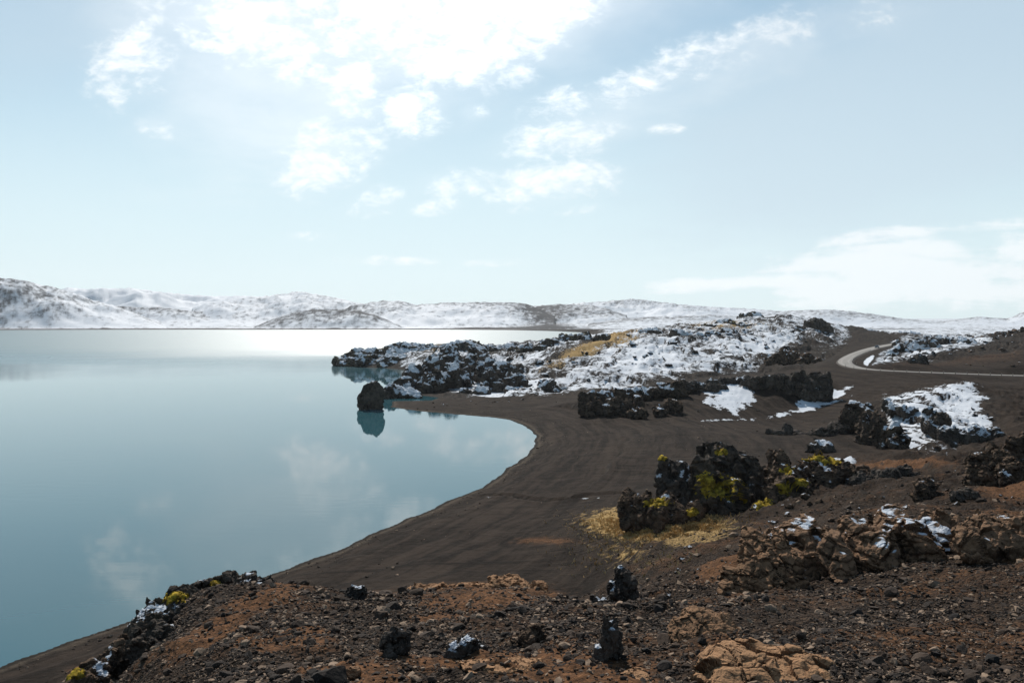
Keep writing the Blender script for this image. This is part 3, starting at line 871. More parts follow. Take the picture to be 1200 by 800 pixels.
def outcrop(name, label, cat, mat, base, chunks, seed, vox=1.5, crag=1.0, moss=None, smooth=False, size=None, layers=0.0, sink=0.12, group=None, thickf=1.0, lean=0.3, boxy=0.6):
    """chunks: (u, v_top, v_bottom, width_px, thickness/width, depth offset m, rz, tilt) at base=(u, v) or base=('d', d)"""
    if base[0] == 'd':
        d = base[1]
    else:
        d = hit(*base).y
    pm = d / F
    ch = []; zs = []; xs = []
    for (u, vt, vb, w, th, od, rz, tl) in chunks:
        dd_ = d + od; s = dd_ / F
        h = (vb - vt) * s; tk_ = w * s * th * thickf
        yc = dd_ + 0.40 * tk_ + 0.45 * lean * h                 # the foot of the front face stands at dd_
        zt = zat(vt, yc + 0.30 * lean * h) + 0.07 * h
        x = (u - 600) / F * yc
        zb = min(float(H(x, yc)[0]), float(H(x, dd_)[0]), zat(vb, dd_)) - sink * h - 0.2 * pm
        ch.append([Vector((x, yc, (zt + zb) / 2)), (w * s, tk_, (zt - zb)), rz, tl])
        zs.append(zb); xs.append(x)
    ox = sum(xs) / len(xs); oy = d; oz = float(H(ox, oy)[0])
    o3 = Vector((ox, oy, oz))
    for c in ch:
        c[0] = c[0] - o3
    if size is None:
        size = float(np.median([(c[1][0] + c[1][2]) / 2 for c in ch]))
    me = rock_mesh(name, ch, vox * pm, size, seed, mat, crag, smooth, layers, lean, boxy)
    o = link(name, me, o3)
    tag(o, label, cat, group)
    if moss:
        for i_, mm in enumerate(moss):
            thr, thick, fr, wh = mm
            fn = None
            if wh:
                def fn(p, wh=wh):
                    y = p[:, 1] + o3.y; u = 600 + F * (p[:, 0] + o3.x) / y; v = V0 + F * (HC - p[:, 2] - o3.z) / y
                    r = np.full(len(p), -9.0)
                    for (uu, vv, ru, rv) in wh:
                        r = np.maximum(r, 0.55 - 1.1 * (((u - uu) / ru) ** 2 + ((v - vv) / rv) ** 2))
                    return r
            moss_part(me, o, seed + i_, thick * pm, fr / (pm * 30), fn, thr)
    return o


def row(u0, u1, t0, t1, b0, b1, n, w, od0, od1, seed, jit=3.0, th=1.1):
    r = np.random.RandomState(seed); o = []
    for k in range(n):
        f = k / max(n - 1, 1)
        o.append((u0 + (u1 - u0) * f, t0 + (t1 - t0) * f + r.uniform(-jit * .4, jit), b0 + (b1 - b0) * f, w * r.uniform(.75, 1.3), th, od0 + (od1 - od0) * f + r.uniform(-1.5, 1.5), r.uniform(-.5, .5), r.uniform(-.12, .12)))
    return o


# ================================================================== lava outcrops
# --- beside the beach: the mossy crag and its neighbours
outcrop('lava_crag', 'black lava crag with bright yellow moss on its face at the beach edge', 'crag', MOSSY, ('d', 94),
        [(850, 528, 612, 78, .8, 2.0, .2, .08), (832, 536, 600, 50, .9, 0, -.3, -.1), (872, 530, 602, 52, .9, 2.5, .5, .15), (850, 560, 615, 66, .7, -2.0, .1, 0), (880, 552, 608, 44, .9, 1, .8, .2), (818, 548, 606, 26, 1.2, 0.5, .1, 0)],
        11, 1.25, 0.95, moss=[(-.25, 1.6, 5.0, [(842, 570, 28, 14), (828, 562, 12, 10), (866, 584, 12, 6), (845, 530, 10, 4)])], layers=.5, lean=0.55)
outcrop('lava_block', 'black flat topped lava block standing left of the mossy crag', 'rock block', BASS, ('d', 97),
        [(790, 538, 592, 44, .9, 0, .1, .03), (803, 537, 590, 22, 1.3, 1, .2, 0), (777, 536, 580, 20, 1.0, .5, .1, .1)], 12, 1.2, 0.75, moss=[(-.1, 1.2, 4.0, [(774, 536, 9, 4)])])
outcrop('rubble_heap', 'low heap of dark jagged lava rubble on pale grass below the flat topped block', 'rubble heap', MIX, ('d', 91),
        [(758, 575, 602, 26, 1, 0, .2, .1), (785, 580, 610, 40, .8, 0, .5, .0), (800, 590, 614, 34, .8, -1, .1, .1), (772, 592, 612, 34, .8, -1.5, .9, 0), (738, 572, 586, 22, 1, 2, .4, .2), (815, 588, 612, 22, 1, 0, .2, 0), (748, 580, 594, 16, 1, .6, .2, 0)],
        13, 1.15, 1.25, moss=[(-.05, 1.0, 6.0, [(772, 588, 16, 6), (760, 590, 8, 5), (812, 600, 9, 6)])], size=1.5, lean=0.5)
outcrop('lava_ledge', 'brown and black lava ledge with moss cushions and snow on top', 'ledge', MIX, ('d', 92),
        [(918, 530, 600, 34, 1.1, 0, .1, .1), (940, 538, 590, 44, 1.0, 1, .3, .1), (965, 530, 580, 56, 1.0, 2, -.2, .05), (990, 540, 576, 46, 1.0, 3, .2, .1), (925, 560, 596, 40, .9, -2, .2, 0), (906, 572, 610, 22, 1.1, -2.5, .6, .2), (1020, 548, 572, 40, 1.0, 4, .1, .1), (945, 575, 592, 40, .8, -2, .2, 0)],
        14, 1.2, 1.0, moss=[(-.2, 1.4, 5.0, [(936, 566, 14, 6), (918, 572, 10, 8), (975, 540, 14, 5), (922, 550, 10, 5), (900, 590, 8, 10), (950, 536, 18, 4)])], layers=.4, lean=0.7)
outcrop('lava_bench', 'low black lava bench half buried in the brown slope', 'ledge', BAS, ('d', 92),
        [(1040, 550, 572, 36, 1.2, 0, .1, .1), (1010, 556, 574, 30, 1.2, 0, .4, .1), (1062, 548, 562, 26, 1.2, 1, .4, .1)], 15, 1.2, 1.1)
outcrop('mossy_step', 'small stepped brown rock with moss cushions between crag and ledge', 'rock', MIX, ('d', 86),
        [(893, 586, 622, 26, 1.2, 0, .3, .35), (880, 604, 626, 26, 1.2, -1, .3, .2), (905, 572, 605, 16, 1.2, 1, .3, .1)], 16, 1.15, 1.1, moss=[(-.25, 1.2, 6.0, [(895, 595, 12, 14), (885, 612, 8, 8)])], size=1.2, lean=0.8)

# --- brown ridge across the near slope
outcrop('brown_ridge', 'long fractured brown rock ridge with dark hollows and snow flecks', 'rock ridge', BRNS, ('d', 39),
        [(940, 612, 672, 100, .9, 1, .15, .10), (1008, 604, 668, 60, 1.1, .5, -.1, .05), (1048, 596, 664, 56, 1.2, .8, .25, .1), (1098, 598, 668, 60, 1.1, .6, -.2, .02), (1078, 610, 674, 50, 1, -.2, .1, 0),
         (1030, 622, 676, 60, .9, -.4, .1, .0), (980, 624, 674, 46, 1, -.4, .5, 0), (1126, 606, 662, 40, 1, 1.0, .2, .0)],
        21, 1.2, 0.46, layers=.45, size=3.0, boxy=.75, lean=1.1)
outcrop('brown_slab', 'pale brown tilted slab rock at the left end of the ridge with a dark undercut', 'slab', BRN, ('d', 37),
        [(895, 626, 690, 54, .9, 0, .1, .22), (880, 640, 694, 36, .9, -.5, .3, .1), (915, 622, 680, 50, .9, 1, .2, .15), (858, 668, 702, 30, 1, -.3, .3, .2)], 22, 1.25, 0.5, layers=.7, size=2.4, boxy=.75, lean=1.1)
outcrop('round_outcrop', 'rounded dark outcrop with brown top and white snow on its shoulder', 'outcrop', BRNS, ('d', 37),
        [(1160, 602, 652, 70, .9, 0, .1, 0), (1190, 606, 656, 70, .9, .5, .2, .1), (1140, 618, 650, 40, 1, .3, .4, 0), (1225, 600, 660, 60, 1, .5, .4, 0)], 23, 1.25, 0.6, size=2.4, lean=0.9)
outcrop('brown_cliff', 'crumbling dark brown cliff at the upper right of the slope', 'cliff', MIX, ('d', 70),
        [(1170, 518, 572, 52, .9, 0, .1, .05), (1200, 510, 580, 56, .9, 1, .2, .0), (1148, 528, 566, 36, 1, 1, .5, .1), (1240, 508, 580, 70, .8, 1, .2, .0), (1190, 540, 582, 40, .9, -1.5, .2, .0)], 24, 1.25, 1.1, layers=.7, size=2.6, lean=0.5)
outcrop('flat_rock', 'low dark rock on the brown slope below the crumbling cliff', 'rock', MIX, ('d', 66),
        [(1090, 560, 582, 26, 1.2, 0, .2, .1), (1078, 566, 584, 20, 1.2, -.5, .4, .2)], 25, 1.2, 1.1)
outcrop('slope_rock', 'black rock with a rough top on the brown slope right of the ledge', 'rock', BAS, ('d', 62),
        [(1135, 570, 588, 24, 1.2, 0, .2, .1), (1122, 576, 590, 18, 1.2, -.5, .4, .2)], 26, 1.2, 1.1)

# --- foreground hill
outcrop('edge_crag', 'jagged dark crag with snow and yellow moss on the left edge of the near hill', 'crag', MOSSY, ('d', 32),
        [(165, 722, 800, 48, 1.2, -2, .5, .25), (190, 702, 775, 73, 1.0, 0, .5, .15), (215, 694, 750, 68, 1.0, 2, .5, .15), (243, 682, 730, 56, 1.0, 4, .5, .15), (262, 673, 705, 36, 1.2, 5.0, .3, .0), (152, 755, 815, 31, 1.2, -4, .5, .25), (285, 676, 700, 41, 1.2, 5.2, .3, .0), (180, 735, 800, 48, 1.0, -3, .5, .2), (312, 682, 698, 43, 1.0, 5.4, .3, 0)],
        31, 1.35, 1.05, moss=[(-.2, 1.6, 5.0, [(207, 700, 18, 7), (252, 684, 10, 5)])], size=1.2, lean=0.8)
outcrop('leaning_slab', 'leaning slab with mossy brown top standing below the left edge crag', 'slab', MIX, ('d', 27),
        [(112, 748, 800, 26, 1.6, 0, .6, .55), (92, 772, 812, 40, 1.4, -1, .6, .5), (72, 790, 830, 40, 1.2, -2, .6, .45)], 32, 1.4, 0.8, moss=[(-.2, 1.4, 5.0, [(84, 788, 18, 8)])], size=1.0, lean=0.6)
outcrop('snow_dusted_rock', 'small black and white snow dusted rock on the hill crest', 'rock', BASS, (418, 702), [(418, 686, 702, 20, 1.1, 0, .2, .1), (408, 692, 702, 14, 1, 0, .2, .1)], 33, 1.2, 1.2)
outcrop('rust_ledge', 'low rusty brown ledge with flat top on the hill crest above the beach', 'ledge', ORG, ('d', 40),
        [(600, 682, 704, 70, 1.0, 1, .05, .0), (630, 683, 706, 22, 1.4, 0, .2, .0), (560, 687, 704, 60, 1, 1, .1, .03), (505, 690, 702, 80, .8, 1, .1, .05)], 34, 1.25, 0.7, size=1.2, lean=0.8)
outcrop('snow_strip_rock', 'low dark rock holding a strip of snow on the slope edge', 'rock', BASS, (715, 706), [(718, 697, 706, 30, 1.0, 0, .1, .0), (700, 700, 707, 20, 1, 0, .1, 0)], 35, 1.2, 1.0)
outcrop('dark_boulder', 'dark boulder with snow in its cracks on the slope above the grass patch', 'boulder', BASS, ('d', 45), [(730, 668, 686, 28, 1.1, 0, .2, .1), (742, 674, 686, 14, 1, 0, .2, .1), (720, 674, 687, 14, 1, 0, .2, .1)], 36, 1.15, 1.1)
outcrop('split_rock', 'upright split black rock with pale top among the near gravel', 'rock', BASS, (462, 768), [(462, 732, 762, 22, 1.0, 0, .4, .2), (455, 745, 772, 22, 1.0, -.1, .2, -.3), (476, 738, 760, 14, 1, .1, .2, .3)], 37, 1.3, 1.1)
outcrop('capped_rock', 'black angular rock with a white snow streak on its right side in the near gravel', 'rock', BASS, (545, 771), [(545, 746, 772, 30, 1.0, 0, .4, -.2), (560, 752, 770, 28, 1.0, 0.2, .2, .35), (530, 756, 772, 16, 1, 0, .2, .1)], 38, 1.3, 1.0)
outcrop('tilted_rock', 'tilted brown grey rock between the snow streaked rock and the pinnacle', 'rock', MIX, (618, 759), [(620, 736, 758, 34, .9, 0, .4, -.4), (602, 750, 762, 20, 1, 0, .2, .1)], 39, 1.3, 1.0)
outcrop('rock_pinnacle', 'narrow dark rock pinnacle with pale tip and snow at its foot', 'pinnacle', BASS, (714, 775), [(714, 722, 775, 20, 1.1, 0, .2, .0), (720, 740, 778, 20, 1.1, 0.1, .6, .05), (710, 722, 742, 13, 1.1, 0.05, .2, .0), (704, 758, 778, 20, 1.1, 0, .2, .1)], 40, 1.3, 0.8)
outcrop('brown_boulder', 'big rough orange brown boulder at the bottom edge of the view', 'boulder', ORG, ('d', 12.3),
        [(905, 762, 840, 190, .75, 0, .05, .06), (955, 774, 840, 110, .9, 0.1, .2, .12), (845, 776, 840, 80, .9, -.1, .1, -.1)], 41, 1.3, 0.42, size=1.6, lean=1.0)
outcrop('rust_mound', 'smooth rust brown rock mound left of the big boulder', 'mound', ORG, (720, 799), [(740, 788, 820, 60, 1.0, 0, .2, .0), (700, 792, 815, 50, 1, 0, .1, .05)], 42, 1.6, 0.5)
outcrop('orange_mound', 'rounded orange soil mound on the slope below the brown slab', 'mound', BRN, (822, 744), [(822, 716, 745, 60, .9, 0, .1, .05), (800, 722, 745, 40, .9, -.3, .1, .0), (850, 720, 742, 40, .9, .2, .1, .1)], 43, 1.4, 0.4, lean=1.2)
outcrop('earthy_rock', 'small earthy brown rock at the bottom left of the gravel', 'rock', BRN, (412, 798), [(412, 784, 806, 30, 1.0, 0, .2, .1)], 44, 1.4, 0.8)
outcrop('flat_rust_rock', 'flat rust coloured rock lying under the snow streaked rock', 'rock', ORG, (590, 790), [(570, 778, 792, 70, .9, 0, .1, .05), (610, 776, 790, 60, .9, .2, .1, .0)], 45, 1.4, 0.5)

# --- snow mound left of the road bend
outcrop('mound_crag', 'dark crag with brown top at the left foot of the snowy mound', 'crag', MIXF, ('d', 152),
        [(1036, 492, 525, 30, .9, 0, .1, .1), (1050, 500, 524, 24, 1, -2, .3, .1), (1018, 484, 510, 26, 1, 10, .2, .1), (1004, 472, 490, 30, 1, 24, .3, .1), (1022, 474, 490, 24, 1, 20, .1, .0), (1030, 484, 506, 24, 1, 10, .1, .0)], 51, 1.2, 1.15, size=4.5, lean=0.5)
outcrop('mound_rocks', 'row of rounded dark rocks capped with snow at the right foot of the mound', 'outcrop', BASF, ('d', 155),
        [(1112, 500, 520, 30, 1, 0, .1, 0), (1130, 504, 521, 28, 1, 0, .2, 0), (1148, 500, 516, 24, 1, 1, .2, .1), (1100, 484, 506, 24, 1, 10, .2, .1), (1090, 478, 496, 20, 1, 16, .2, 0), (1165, 500, 514, 20, 1, 4, .3, 0)], 52, 1.2, 1.0, size=3.2)
outcrop('mound_top_rock', 'dark rock sticking out of snow near the top of the snowy mound', 'rock', BASF, ('d', 190), [(1058, 476, 494, 30, 1, 0, .1, .2), (1045, 470, 486, 22, 1, 6, .1, .2)], 53, 1.2, 1.1)
outcrop('black_point', 'black rock with a long low tail on the dark slope left of the mound', 'rock', BAS, ('d', 178), [(985, 494, 512, 30, 1.2, 0, .2, .3), (968, 502, 516, 34, 1, -2, .1, .2)], 54, 1.2, 1.2, size=3)
outcrop('lava_spire', 'small pointed lava spire on the black sand', 'spire', BAS, ('d', 181), [(922, 496, 512, 12, 1.2, 0, .2, .1), (914, 503, 513, 18, 1, 0, .2, .2), (936, 505, 512, 24, 1, 0.5, .2, .0)], 55, 1.05, 1.1, size=1.6)
outcrop('sand_rock', 'flat black rock on the black sand left of the small spire', 'rock', BAS, ('d', 183), [(902, 502, 508, 12, 1.2, 0, .2, .1)], 56, 1.0, 1.0)
outcrop('snowy_flat_rock', 'flat black rock with snow on it right below the spire', 'rock', BASF, ('d', 150), [(965, 516, 526, 24, 1.1, 0, .2, .1), (952, 520, 527, 18, 1, 0, .1, 0)], 57, 1.05, 1.0)

# --- dark lava ridge in the middle
outcrop('lava_wall', 'black lava wall at the right end of the middle ridge', 'lava wall', BASD, ('d', 248),
        row(882, 968, 441, 435, 451, 466, 10, 16, 5, 0, 5, 4) + row(928, 968, 446, 447, 464, 468, 5, 13, 0, -2, 6, 6), 61, 1.0, 1.2, layers=.5, size=4.0, lean=0.12, boxy=.8)
outcrop('lava_crest', 'thin black rock rim along the crest of the middle ridge', 'lava ridge', BASD, ('d', 256),
        row(800, 885, 446, 440, 459, 452, 10, 16, -2, 6, 7, 3) + row(826, 846, 450, 450, 466, 466, 3, 14, -4, -4, 8, 2), 62, 1.0, 1.2, size=3.0, boxy=.75)
outcrop('lava_chain', 'chain of dark lava lumps at the beach end of the middle ridge', 'lava ridge', MIXF, ('d', 228),
        row(684, 796, 460, 447, 475, 462, 12, 17, -3, 19, 9, 3) + row(690, 748, 466, 462, 482, 480, 6, 14, -6, -3, 10, 5), 63, 1.0, 1.15, size=3.0, lean=0.35, boxy=.7)
outcrop('fallen_block', 'fallen dark block on the brown scree below the chain of lava lumps', 'rock', MIX, ('d', 216), [(752, 476, 488, 18, 1, 0, .1, .0), (742, 480, 489, 14, 1, 0, .1, .2)], 91, 1.0, 1.0)
outcrop('scree_rock', 'dark brown rock with snow in the slope of the middle ridge', 'rock', MIX, ('d', 222), [(790, 468, 480, 22, 1, 0, .1, .0), (774, 476, 486, 20, 1, -3, .1, .2)], 64, 1.05, 1.2)

# --- peninsula
outcrop('sea_stack', 'dark round sea stack standing in the water off the peninsula', 'sea stack', BASD, ('d', 257),
        [(436, 447, 482, 30, 1.0, 0, .1, .0), (431, 452, 482, 24, 1, 0, .1, .05), (442, 448, 482, 22, 1, 0, .4, -.05), (436, 462, 482, 33, 1, 0, .4, -.05)], 71, 1.05, 0.6, size=5, lean=0.05, boxy=0.2)
outcrop('shore_rock', 'low dark rock with snow on it between the sea stack and the shore', 'rock', BASF, ('d', 292), [(462, 450, 468, 30, 1, 0, .1, .0), (480, 456, 469, 30, 1, 0, .1, .1), (450, 456, 468, 14, 1, -2, .1, 0)], 72, 1.05, 1.0, size=4.5)
outcrop('peninsula_point', 'long low tip of the lava peninsula with brown moss', 'headland', BASM, ('d', 476),
        [(410, 417, 429, 44, .7, 10, .1, .05), (440, 409, 431, 84, .5, 4, .1, .05), (488, 403, 433, 100, .5, 0, .1, .0), (540, 401, 430, 100, .5, 6, .1, 0), (585, 403, 424, 80, .5, 16, .1, 0), (436, 416, 432, 50, .5, -4, .2, .0), (470, 414, 433, 60, .5, -8, .2, .0)]
        + row(400, 520, 421, 412, 430, 433, 9, 16, 2, -8, 21, 4), 73, 1.0, .95, size=8, lean=0.7, boxy=.5)
outcrop('split_crag', 'tall dark crag split by snow gullies on the peninsula shore', 'crag', BASF, ('d', 322),
        [(487, 431, 456, 30, 1, 0, .1, .1), (503, 419, 455, 34, 1, 10, .1, .1), (530, 428, 452, 36, 1, 0, .1, -.3), (520, 406, 440, 44, 1, 30, .2, .0), (545, 426, 446, 32, 1, 6, .1, .4), (475, 442, 458, 26, 1, -4, .2, .1), (510, 436, 456, 40, .8, -8, .2, .1)], 74, 1.0, 1.3, size=9, lean=0.7)
outcrop('gully_crag', 'dark crag right of the snow gully on the peninsula', 'crag', BASF, ('d', 330),
        [(570, 420, 450, 34, 1, 10, .1, .2), (590, 426, 452, 30, 1, 0, .1, .3), (606, 434, 444, 24, 1, -10, .2, .0), (560, 406, 436, 40, 1, 32, .2, .0), (578, 434, 446, 24, 1, -20, .1, .2)], 75, 1.0, 1.25, size=9, lean=0.7)
outcrop('shore_crag', 'dark boulders heaped on the black shore below the snow', 'boulder heap', BASF, ('d', 300),
        [(565, 452, 464, 24, 1, 0, .1, 0), (585, 448, 463, 24, 1, 6, .2, .1), (600, 454, 463, 20, 1, 0, .2, .1), (545, 455, 464, 18, 1, 4, .3, 0), (640, 446, 462, 26, 1, 6, .1, 0), (655, 452, 462, 20, 1, 2, .1, 0), (620, 455, 462, 18, 1, 2, .2, 0)], 76, 1.0, 1.1, size=4)
outcrop('ridge_crag', 'dark crest of rocks above the snow where the peninsula joins the hill', 'crag', BASM, ('d', 460),
        [(640, 400, 416, 40, .8, 0, .1, -.2), (662, 394, 412, 40, .8, 10, .1, -.2), (684, 389, 406, 34, .8, 20, .1, -.1), (612, 405, 418, 40, .8, 5, .1, -.1), (705, 392, 404, 26, .8, 10, .2, 0)], 77, 1.0, 1.2, size=8, lean=0.7)
outcrop('hill_crag', 'dark double crag on the right shoulder of the snowy hill', 'crag', BASD, ('d', 560),
        [(955, 374, 392, 32, 1, 0, .1, .2), (938, 382, 393, 24, 1, -10, .1, .0), (968, 380, 391, 22, 1, 0, .1, .3)], 78, 1.0, 1.1, size=9)
outcrop('hill_top_rocks', 'mossy brown rocks along the top of the snowy hill', 'outcrop', BASM, ('d', 545),
        [(850, 375, 388, 30, 1, 0, .1, .0), (868, 378, 388, 26, 1, 0, .1, .1), (832, 380, 389, 24, 1, -10, .1, .1), (895, 380, 388, 22, 1, 10, .1, .1)], 79, 1.0, 1.2, size=8)
outcrop('snow_slope_crag', 'broad dark crag in the middle of the snowy hillside', 'crag', BASF, ('d', 470),
        [(800, 388, 404, 34, 1, 0, .1, .2), (815, 392, 404, 26, 1, -5, .1, .2), (852, 386, 398, 30, 1, 10, .1, .1), (834, 389, 403, 30, 1, 3, .1, .1)], 80, 1.0, 1.2, size=8)
outcrop('brown_crag', 'brown rubble crag near the road end of the snowy hill', 'crag', MIX, ('d', 370),
        [(925, 410, 428, 36, 1, 0, .1, .1), (945, 414, 430, 30, 1, -5, .1, .1), (908, 416, 428, 26, 1, 6, .1, .0), (960, 420, 431, 24, 1, -8, .1, 0)], 81, 1.0, 1.2, size=6)

outcrop('lone_crag', 'small dark crag left of the broad crag high on the snowy hillside', 'crag', BASF, ('d', 505), [(765, 384, 394, 26, 1, 0, .1, .1), (755, 387, 395, 18, 1, 0, .1, .1)], 87, 1.0, 1.1, size=5)
outcrop('summit_rock', 'brown rock on the skyline at the highest point of the snowy hill', 'rock', BASM, ('d', 655), [(885, 366, 374, 30, 1, 0, .1, .1), (872, 369, 375, 18, 1, 0, .1, .1)], 88, 1.0, 1.1, size=7)
outcrop('mound_shoulder_rock', 'dark rock on the upper left shoulder of the snowy mound', 'rock', BASF, ('d', 195), [(1004, 478, 500, 26, 1, 0, .1, .2)], 89, 1.0, 1.1)
outcrop('plain_knoll', 'low dark knoll on the snowy plain right of the road', 'knoll', BASF, ('d', 800), [(1063, 388, 395, 24, 1, 0, .2, .1), (1074, 390, 395, 14, 1, 0, .2, .1)], 90, 1.0, 1.1, size=7)
# --- right of the road
outcrop('roadside_crag', 'dark crag with snow patches on the inside of the road bend', 'crag', BASF, ('d', 405),
        [(1062, 400, 424, 34, 1, -20, .1, .1), (1085, 396, 420, 40, 1, -10, .1, .1), (1110, 394, 414, 36, 1, 5, .1, .0), (1045, 410, 424, 26, 1, -25, .1, .1), (1130, 396, 410, 30, 1, 0, .2, .0)], 82, 1.0, 1.2, size=9, lean=0.8)
outcrop('cave_rock', 'black rock like a cave mouth on the slope right of the road', 'rock', BASD, ('d', 328), [(1078, 416, 428, 18, 1, 0, .1, .0), (1070, 420, 428, 10, 1, 0, .1, .0)], 83, 1.0, .9)
outcrop('brown_bank', 'brown rock bank along the slope at the right edge above the road', 'rock bank', MIX, ('d', 430),
        [(1150, 396, 408, 40, 1, 0, .1, .0), (1180, 390, 402, 44, 1, 10, .1, .0), (1210, 386, 400, 40, 1, 20, .1, .0), (1130, 402, 411, 26, 1, -10, .1, .1)], 84, 1.0, 1.1, size=7)
outcrop('ditch_rock', 'small dark rock on the black ground below the road line', 'rock', BAS, ('d', 285), [(1030, 446, 452, 12, 1, 0, .1, .0)], 85, 1.0, .9)
outcrop('plain_rock', 'dark rock knoll on the snowy plain beyond the road', 'rock', BASF, ('d', 760), [(1018, 386, 394, 24, 1, 0, .1, 0), (1004, 389, 394, 16, 1, 0, .1, 0)], 86, 1.0, 1.1, size=8)

# ================================================================== loose boulders and stones
def ico_rock(name, sub, seed, mat, flat=0.75, smooth=False):
    bm = bmesh.new(); bmesh.ops.create_icosphere(bm, subdivisions=sub, radius=1.0)
    me = bpy.data.meshes.new(name); bm.to_mesh(me); bm.free()
    p = coords(me); rng = np.random.RandomState(seed)
    # cut by random planes: angular block
    for _ in range(11):
        n = rng.normal(size=3); n /= np.linalg.norm(n); dmx = rng.uniform(0.42, 0.85)
        e = np.maximum(p @ n - dmx, 0); p = p - e[:, None] * n * 0.95
    nn = p / np.linalg.norm(p, axis=1)[:, None]
    if sub >= 2:
        p = p + nn * (0.10 * fbm3(p * 1.6 + seed, 3, seed))[:, None]
    if sub >= 4:
        f1, f2, cid, til = worley3(p * 1.7 + seed, seed)
        p = p + nn * ((cid - 0.5) * 0.18 + 0.16 * til - 0.05 * np.exp(-((f2 - f1) / 0.08) ** 2))[:, None] + nn * (0.03 * fbm3(p * 9 + seed, 2, seed))[:, None]
    p *= np.array([rng.uniform(0.85, 1.25), rng.uniform(0.8, 1.1), flat * rng.uniform(0.75, 1.15)])
    me.vertices.foreach_set('co', p.astype(F32).ravel()); me.update()
    me.polygons.foreach_set('use_smooth', np.full(len(me.polygons), smooth, bool))
    me.materials.append(mat)
    add_up(me, 8 if sub >= 4 else 1)
    return me


BSN = rock_material('boulder_snowy', (0.013, 0.0125, 0.012), (0.050, 0.042, 0.036), 0.55)
protos = {}
for nm_, mat_ in (('dark', BAS), ('snow', BSN), ('brown', MIX)):
    protos[nm_] = [ico_rock('boulder', 5, 300 + k, mat_) for k in range(7)]


def scatter(poly, n, smin, smax, kind, label, group, seed, name='boulder', cat='boulder', px=True, pw=2.2, sub=None, test=None):
    rng = np.random.RandomState(seed); P = np.array(poly, float); lo = P.min(0); hi = P.max(0); made = 0; tries = 0
    while made < n and tries < n * 30:
        tries += 1
        u, v = rng.uniform(lo[0], hi[0]), rng.uniform(lo[1], hi[1])
        if poly_sd(np.array([u]), np.array([v]), poly)[0] < 0:
            continue
        h = hit(u, v)
        if h is None or h.z < 0.3:
            continue
        if test and not test(h):
            continue
        s = smin * (smax / smin) ** (rng.rand() ** pw)            # half width, pixels
        r = s * h.y / F
        o = link(name, protos[kind][rng.randint(7)], h + Vector((0, 0, r * 0.22)))
        o.rotation_euler = (rng.uniform(-.35, .35), rng.uniform(-.35, .35), rng.uniform(0, 6.28)); o.scale = (r, r * rng.uniform(.8, 1.1), r * rng.uniform(.7, 1.1))
        tag(o, label, cat, group); made += 1


scatter([(560, 455), (640, 415), (760, 388), (880, 372), (930, 380), (960, 400), (880, 430), (780, 438), (660, 458)], 95, 1.3, 6.0, 'snow', 'dark lava boulder poking out of snow on the hillside across the bay', 'boulders on the snowy hillside', 1)
scatter([(470, 455), (490, 430), (560, 412), (620, 412), (620, 440), (560, 458)], 34, 1.4, 6.5, 'dark', 'black boulder among the snowy crags of the peninsula', 'boulders on the peninsula', 2)
scatter([(470, 478), (520, 470), (600, 468), (640, 466), (560, 476), (500, 482)], 16, 0.8, 2.2, 'brown', 'small brown rock on the beach by the sea stack', 'rocks on the beach by the stack', 3)
scatter([(1045, 465), (1130, 450), (1160, 470), (1165, 505), (1100, 524), (1050, 520)], 34, 1.0, 4.5, 'snow', 'dark rock in the snow of the mound below the road', 'rocks on the snowy mound', 4)
scatter([(1040, 420), (1060, 396), (1160, 390), (1195, 400), (1120, 415)], 20, 1.0, 4.0, 'snow', 'dark rock on the snowy bank inside the road bend', 'rocks inside the road bend', 5)
scatter([(690, 480), (780, 462), (870, 480), (960, 470), (900, 488), (780, 492)], 18, 1.0, 3.2, 'dark', 'black rock on the slope of the middle lava ridge', 'rocks on the middle ridge', 6)
scatter([(920, 560), (1050, 570), (1130, 575), (1120, 600), (960, 612), (900, 640), (860, 640)], 44, 1.5, 8.0, 'brown', 'dark brown boulder on the slope behind the fractured brown ridge', 'boulders behind the brown ridge', 7)
scatter([(760, 640), (860, 640), (850, 700), (700, 700)], 26, 1.3, 6.0, 'brown', 'dark rock on the slope below the dry grass patch', 'rocks below the grass patch', 8)

scatter([(1060, 424), (1100, 408), (1200, 398), (1200, 430), (1120, 430)], 30, 0.9, 4.0, 'brown', 'dark brown rock on the bare slope right of the road bend', 'rocks on the slope above the road', 9)
scatter([(940, 488), (1010, 478), (1020, 515), (960, 530), (880, 518)], 20, 1.0, 6.0, 'dark', 'black lava rock on the dark slope left of the snowy mound', 'rocks left of the snowy mound', 10)
scatter([(1060, 530), (1200, 520), (1200, 600), (1120, 590), (1060, 560)], 24, 1.5, 7.0, 'brown', 'dark brown rock around the foot of the crumbling cliff', 'rocks below the crumbling cliff', 11)
# stones of the near gravel: the largest are objects, the rest one sheet of gravel
def stone_material(name, a, bb):
    m, nt, out = newmat(name); b = NB(nt)
    at = b.attr('tone'); r_ = b.n('ShaderNodeObjectInfo').outputs['Random']
    tone = b.math('MODULO', b.math('ADD', at.outputs['Fac'], r_), 1.0)
    pos = b.n('ShaderNodeNewGeometry').outputs['Position']
    n = b.noise(pos, 14.0, 4, 0.6)
    col = b.mix(b.ramp(tone, 0.0, 1.0, smooth=False), a, bb)
    col = b.mix(b.math('GREATER_THAN', tone, 0.80), col, c4(0.25, 0.175, 0.12))
    col = b.mix(b.math('MULTIPLY', b.ramp(n, 0.4, 0.7), 0.5), col, c4(0.018, 0.015, 0.013))
    b.bsdf(out, col, 0.95, n, 0.6, 0.03, 0.15)
    return m


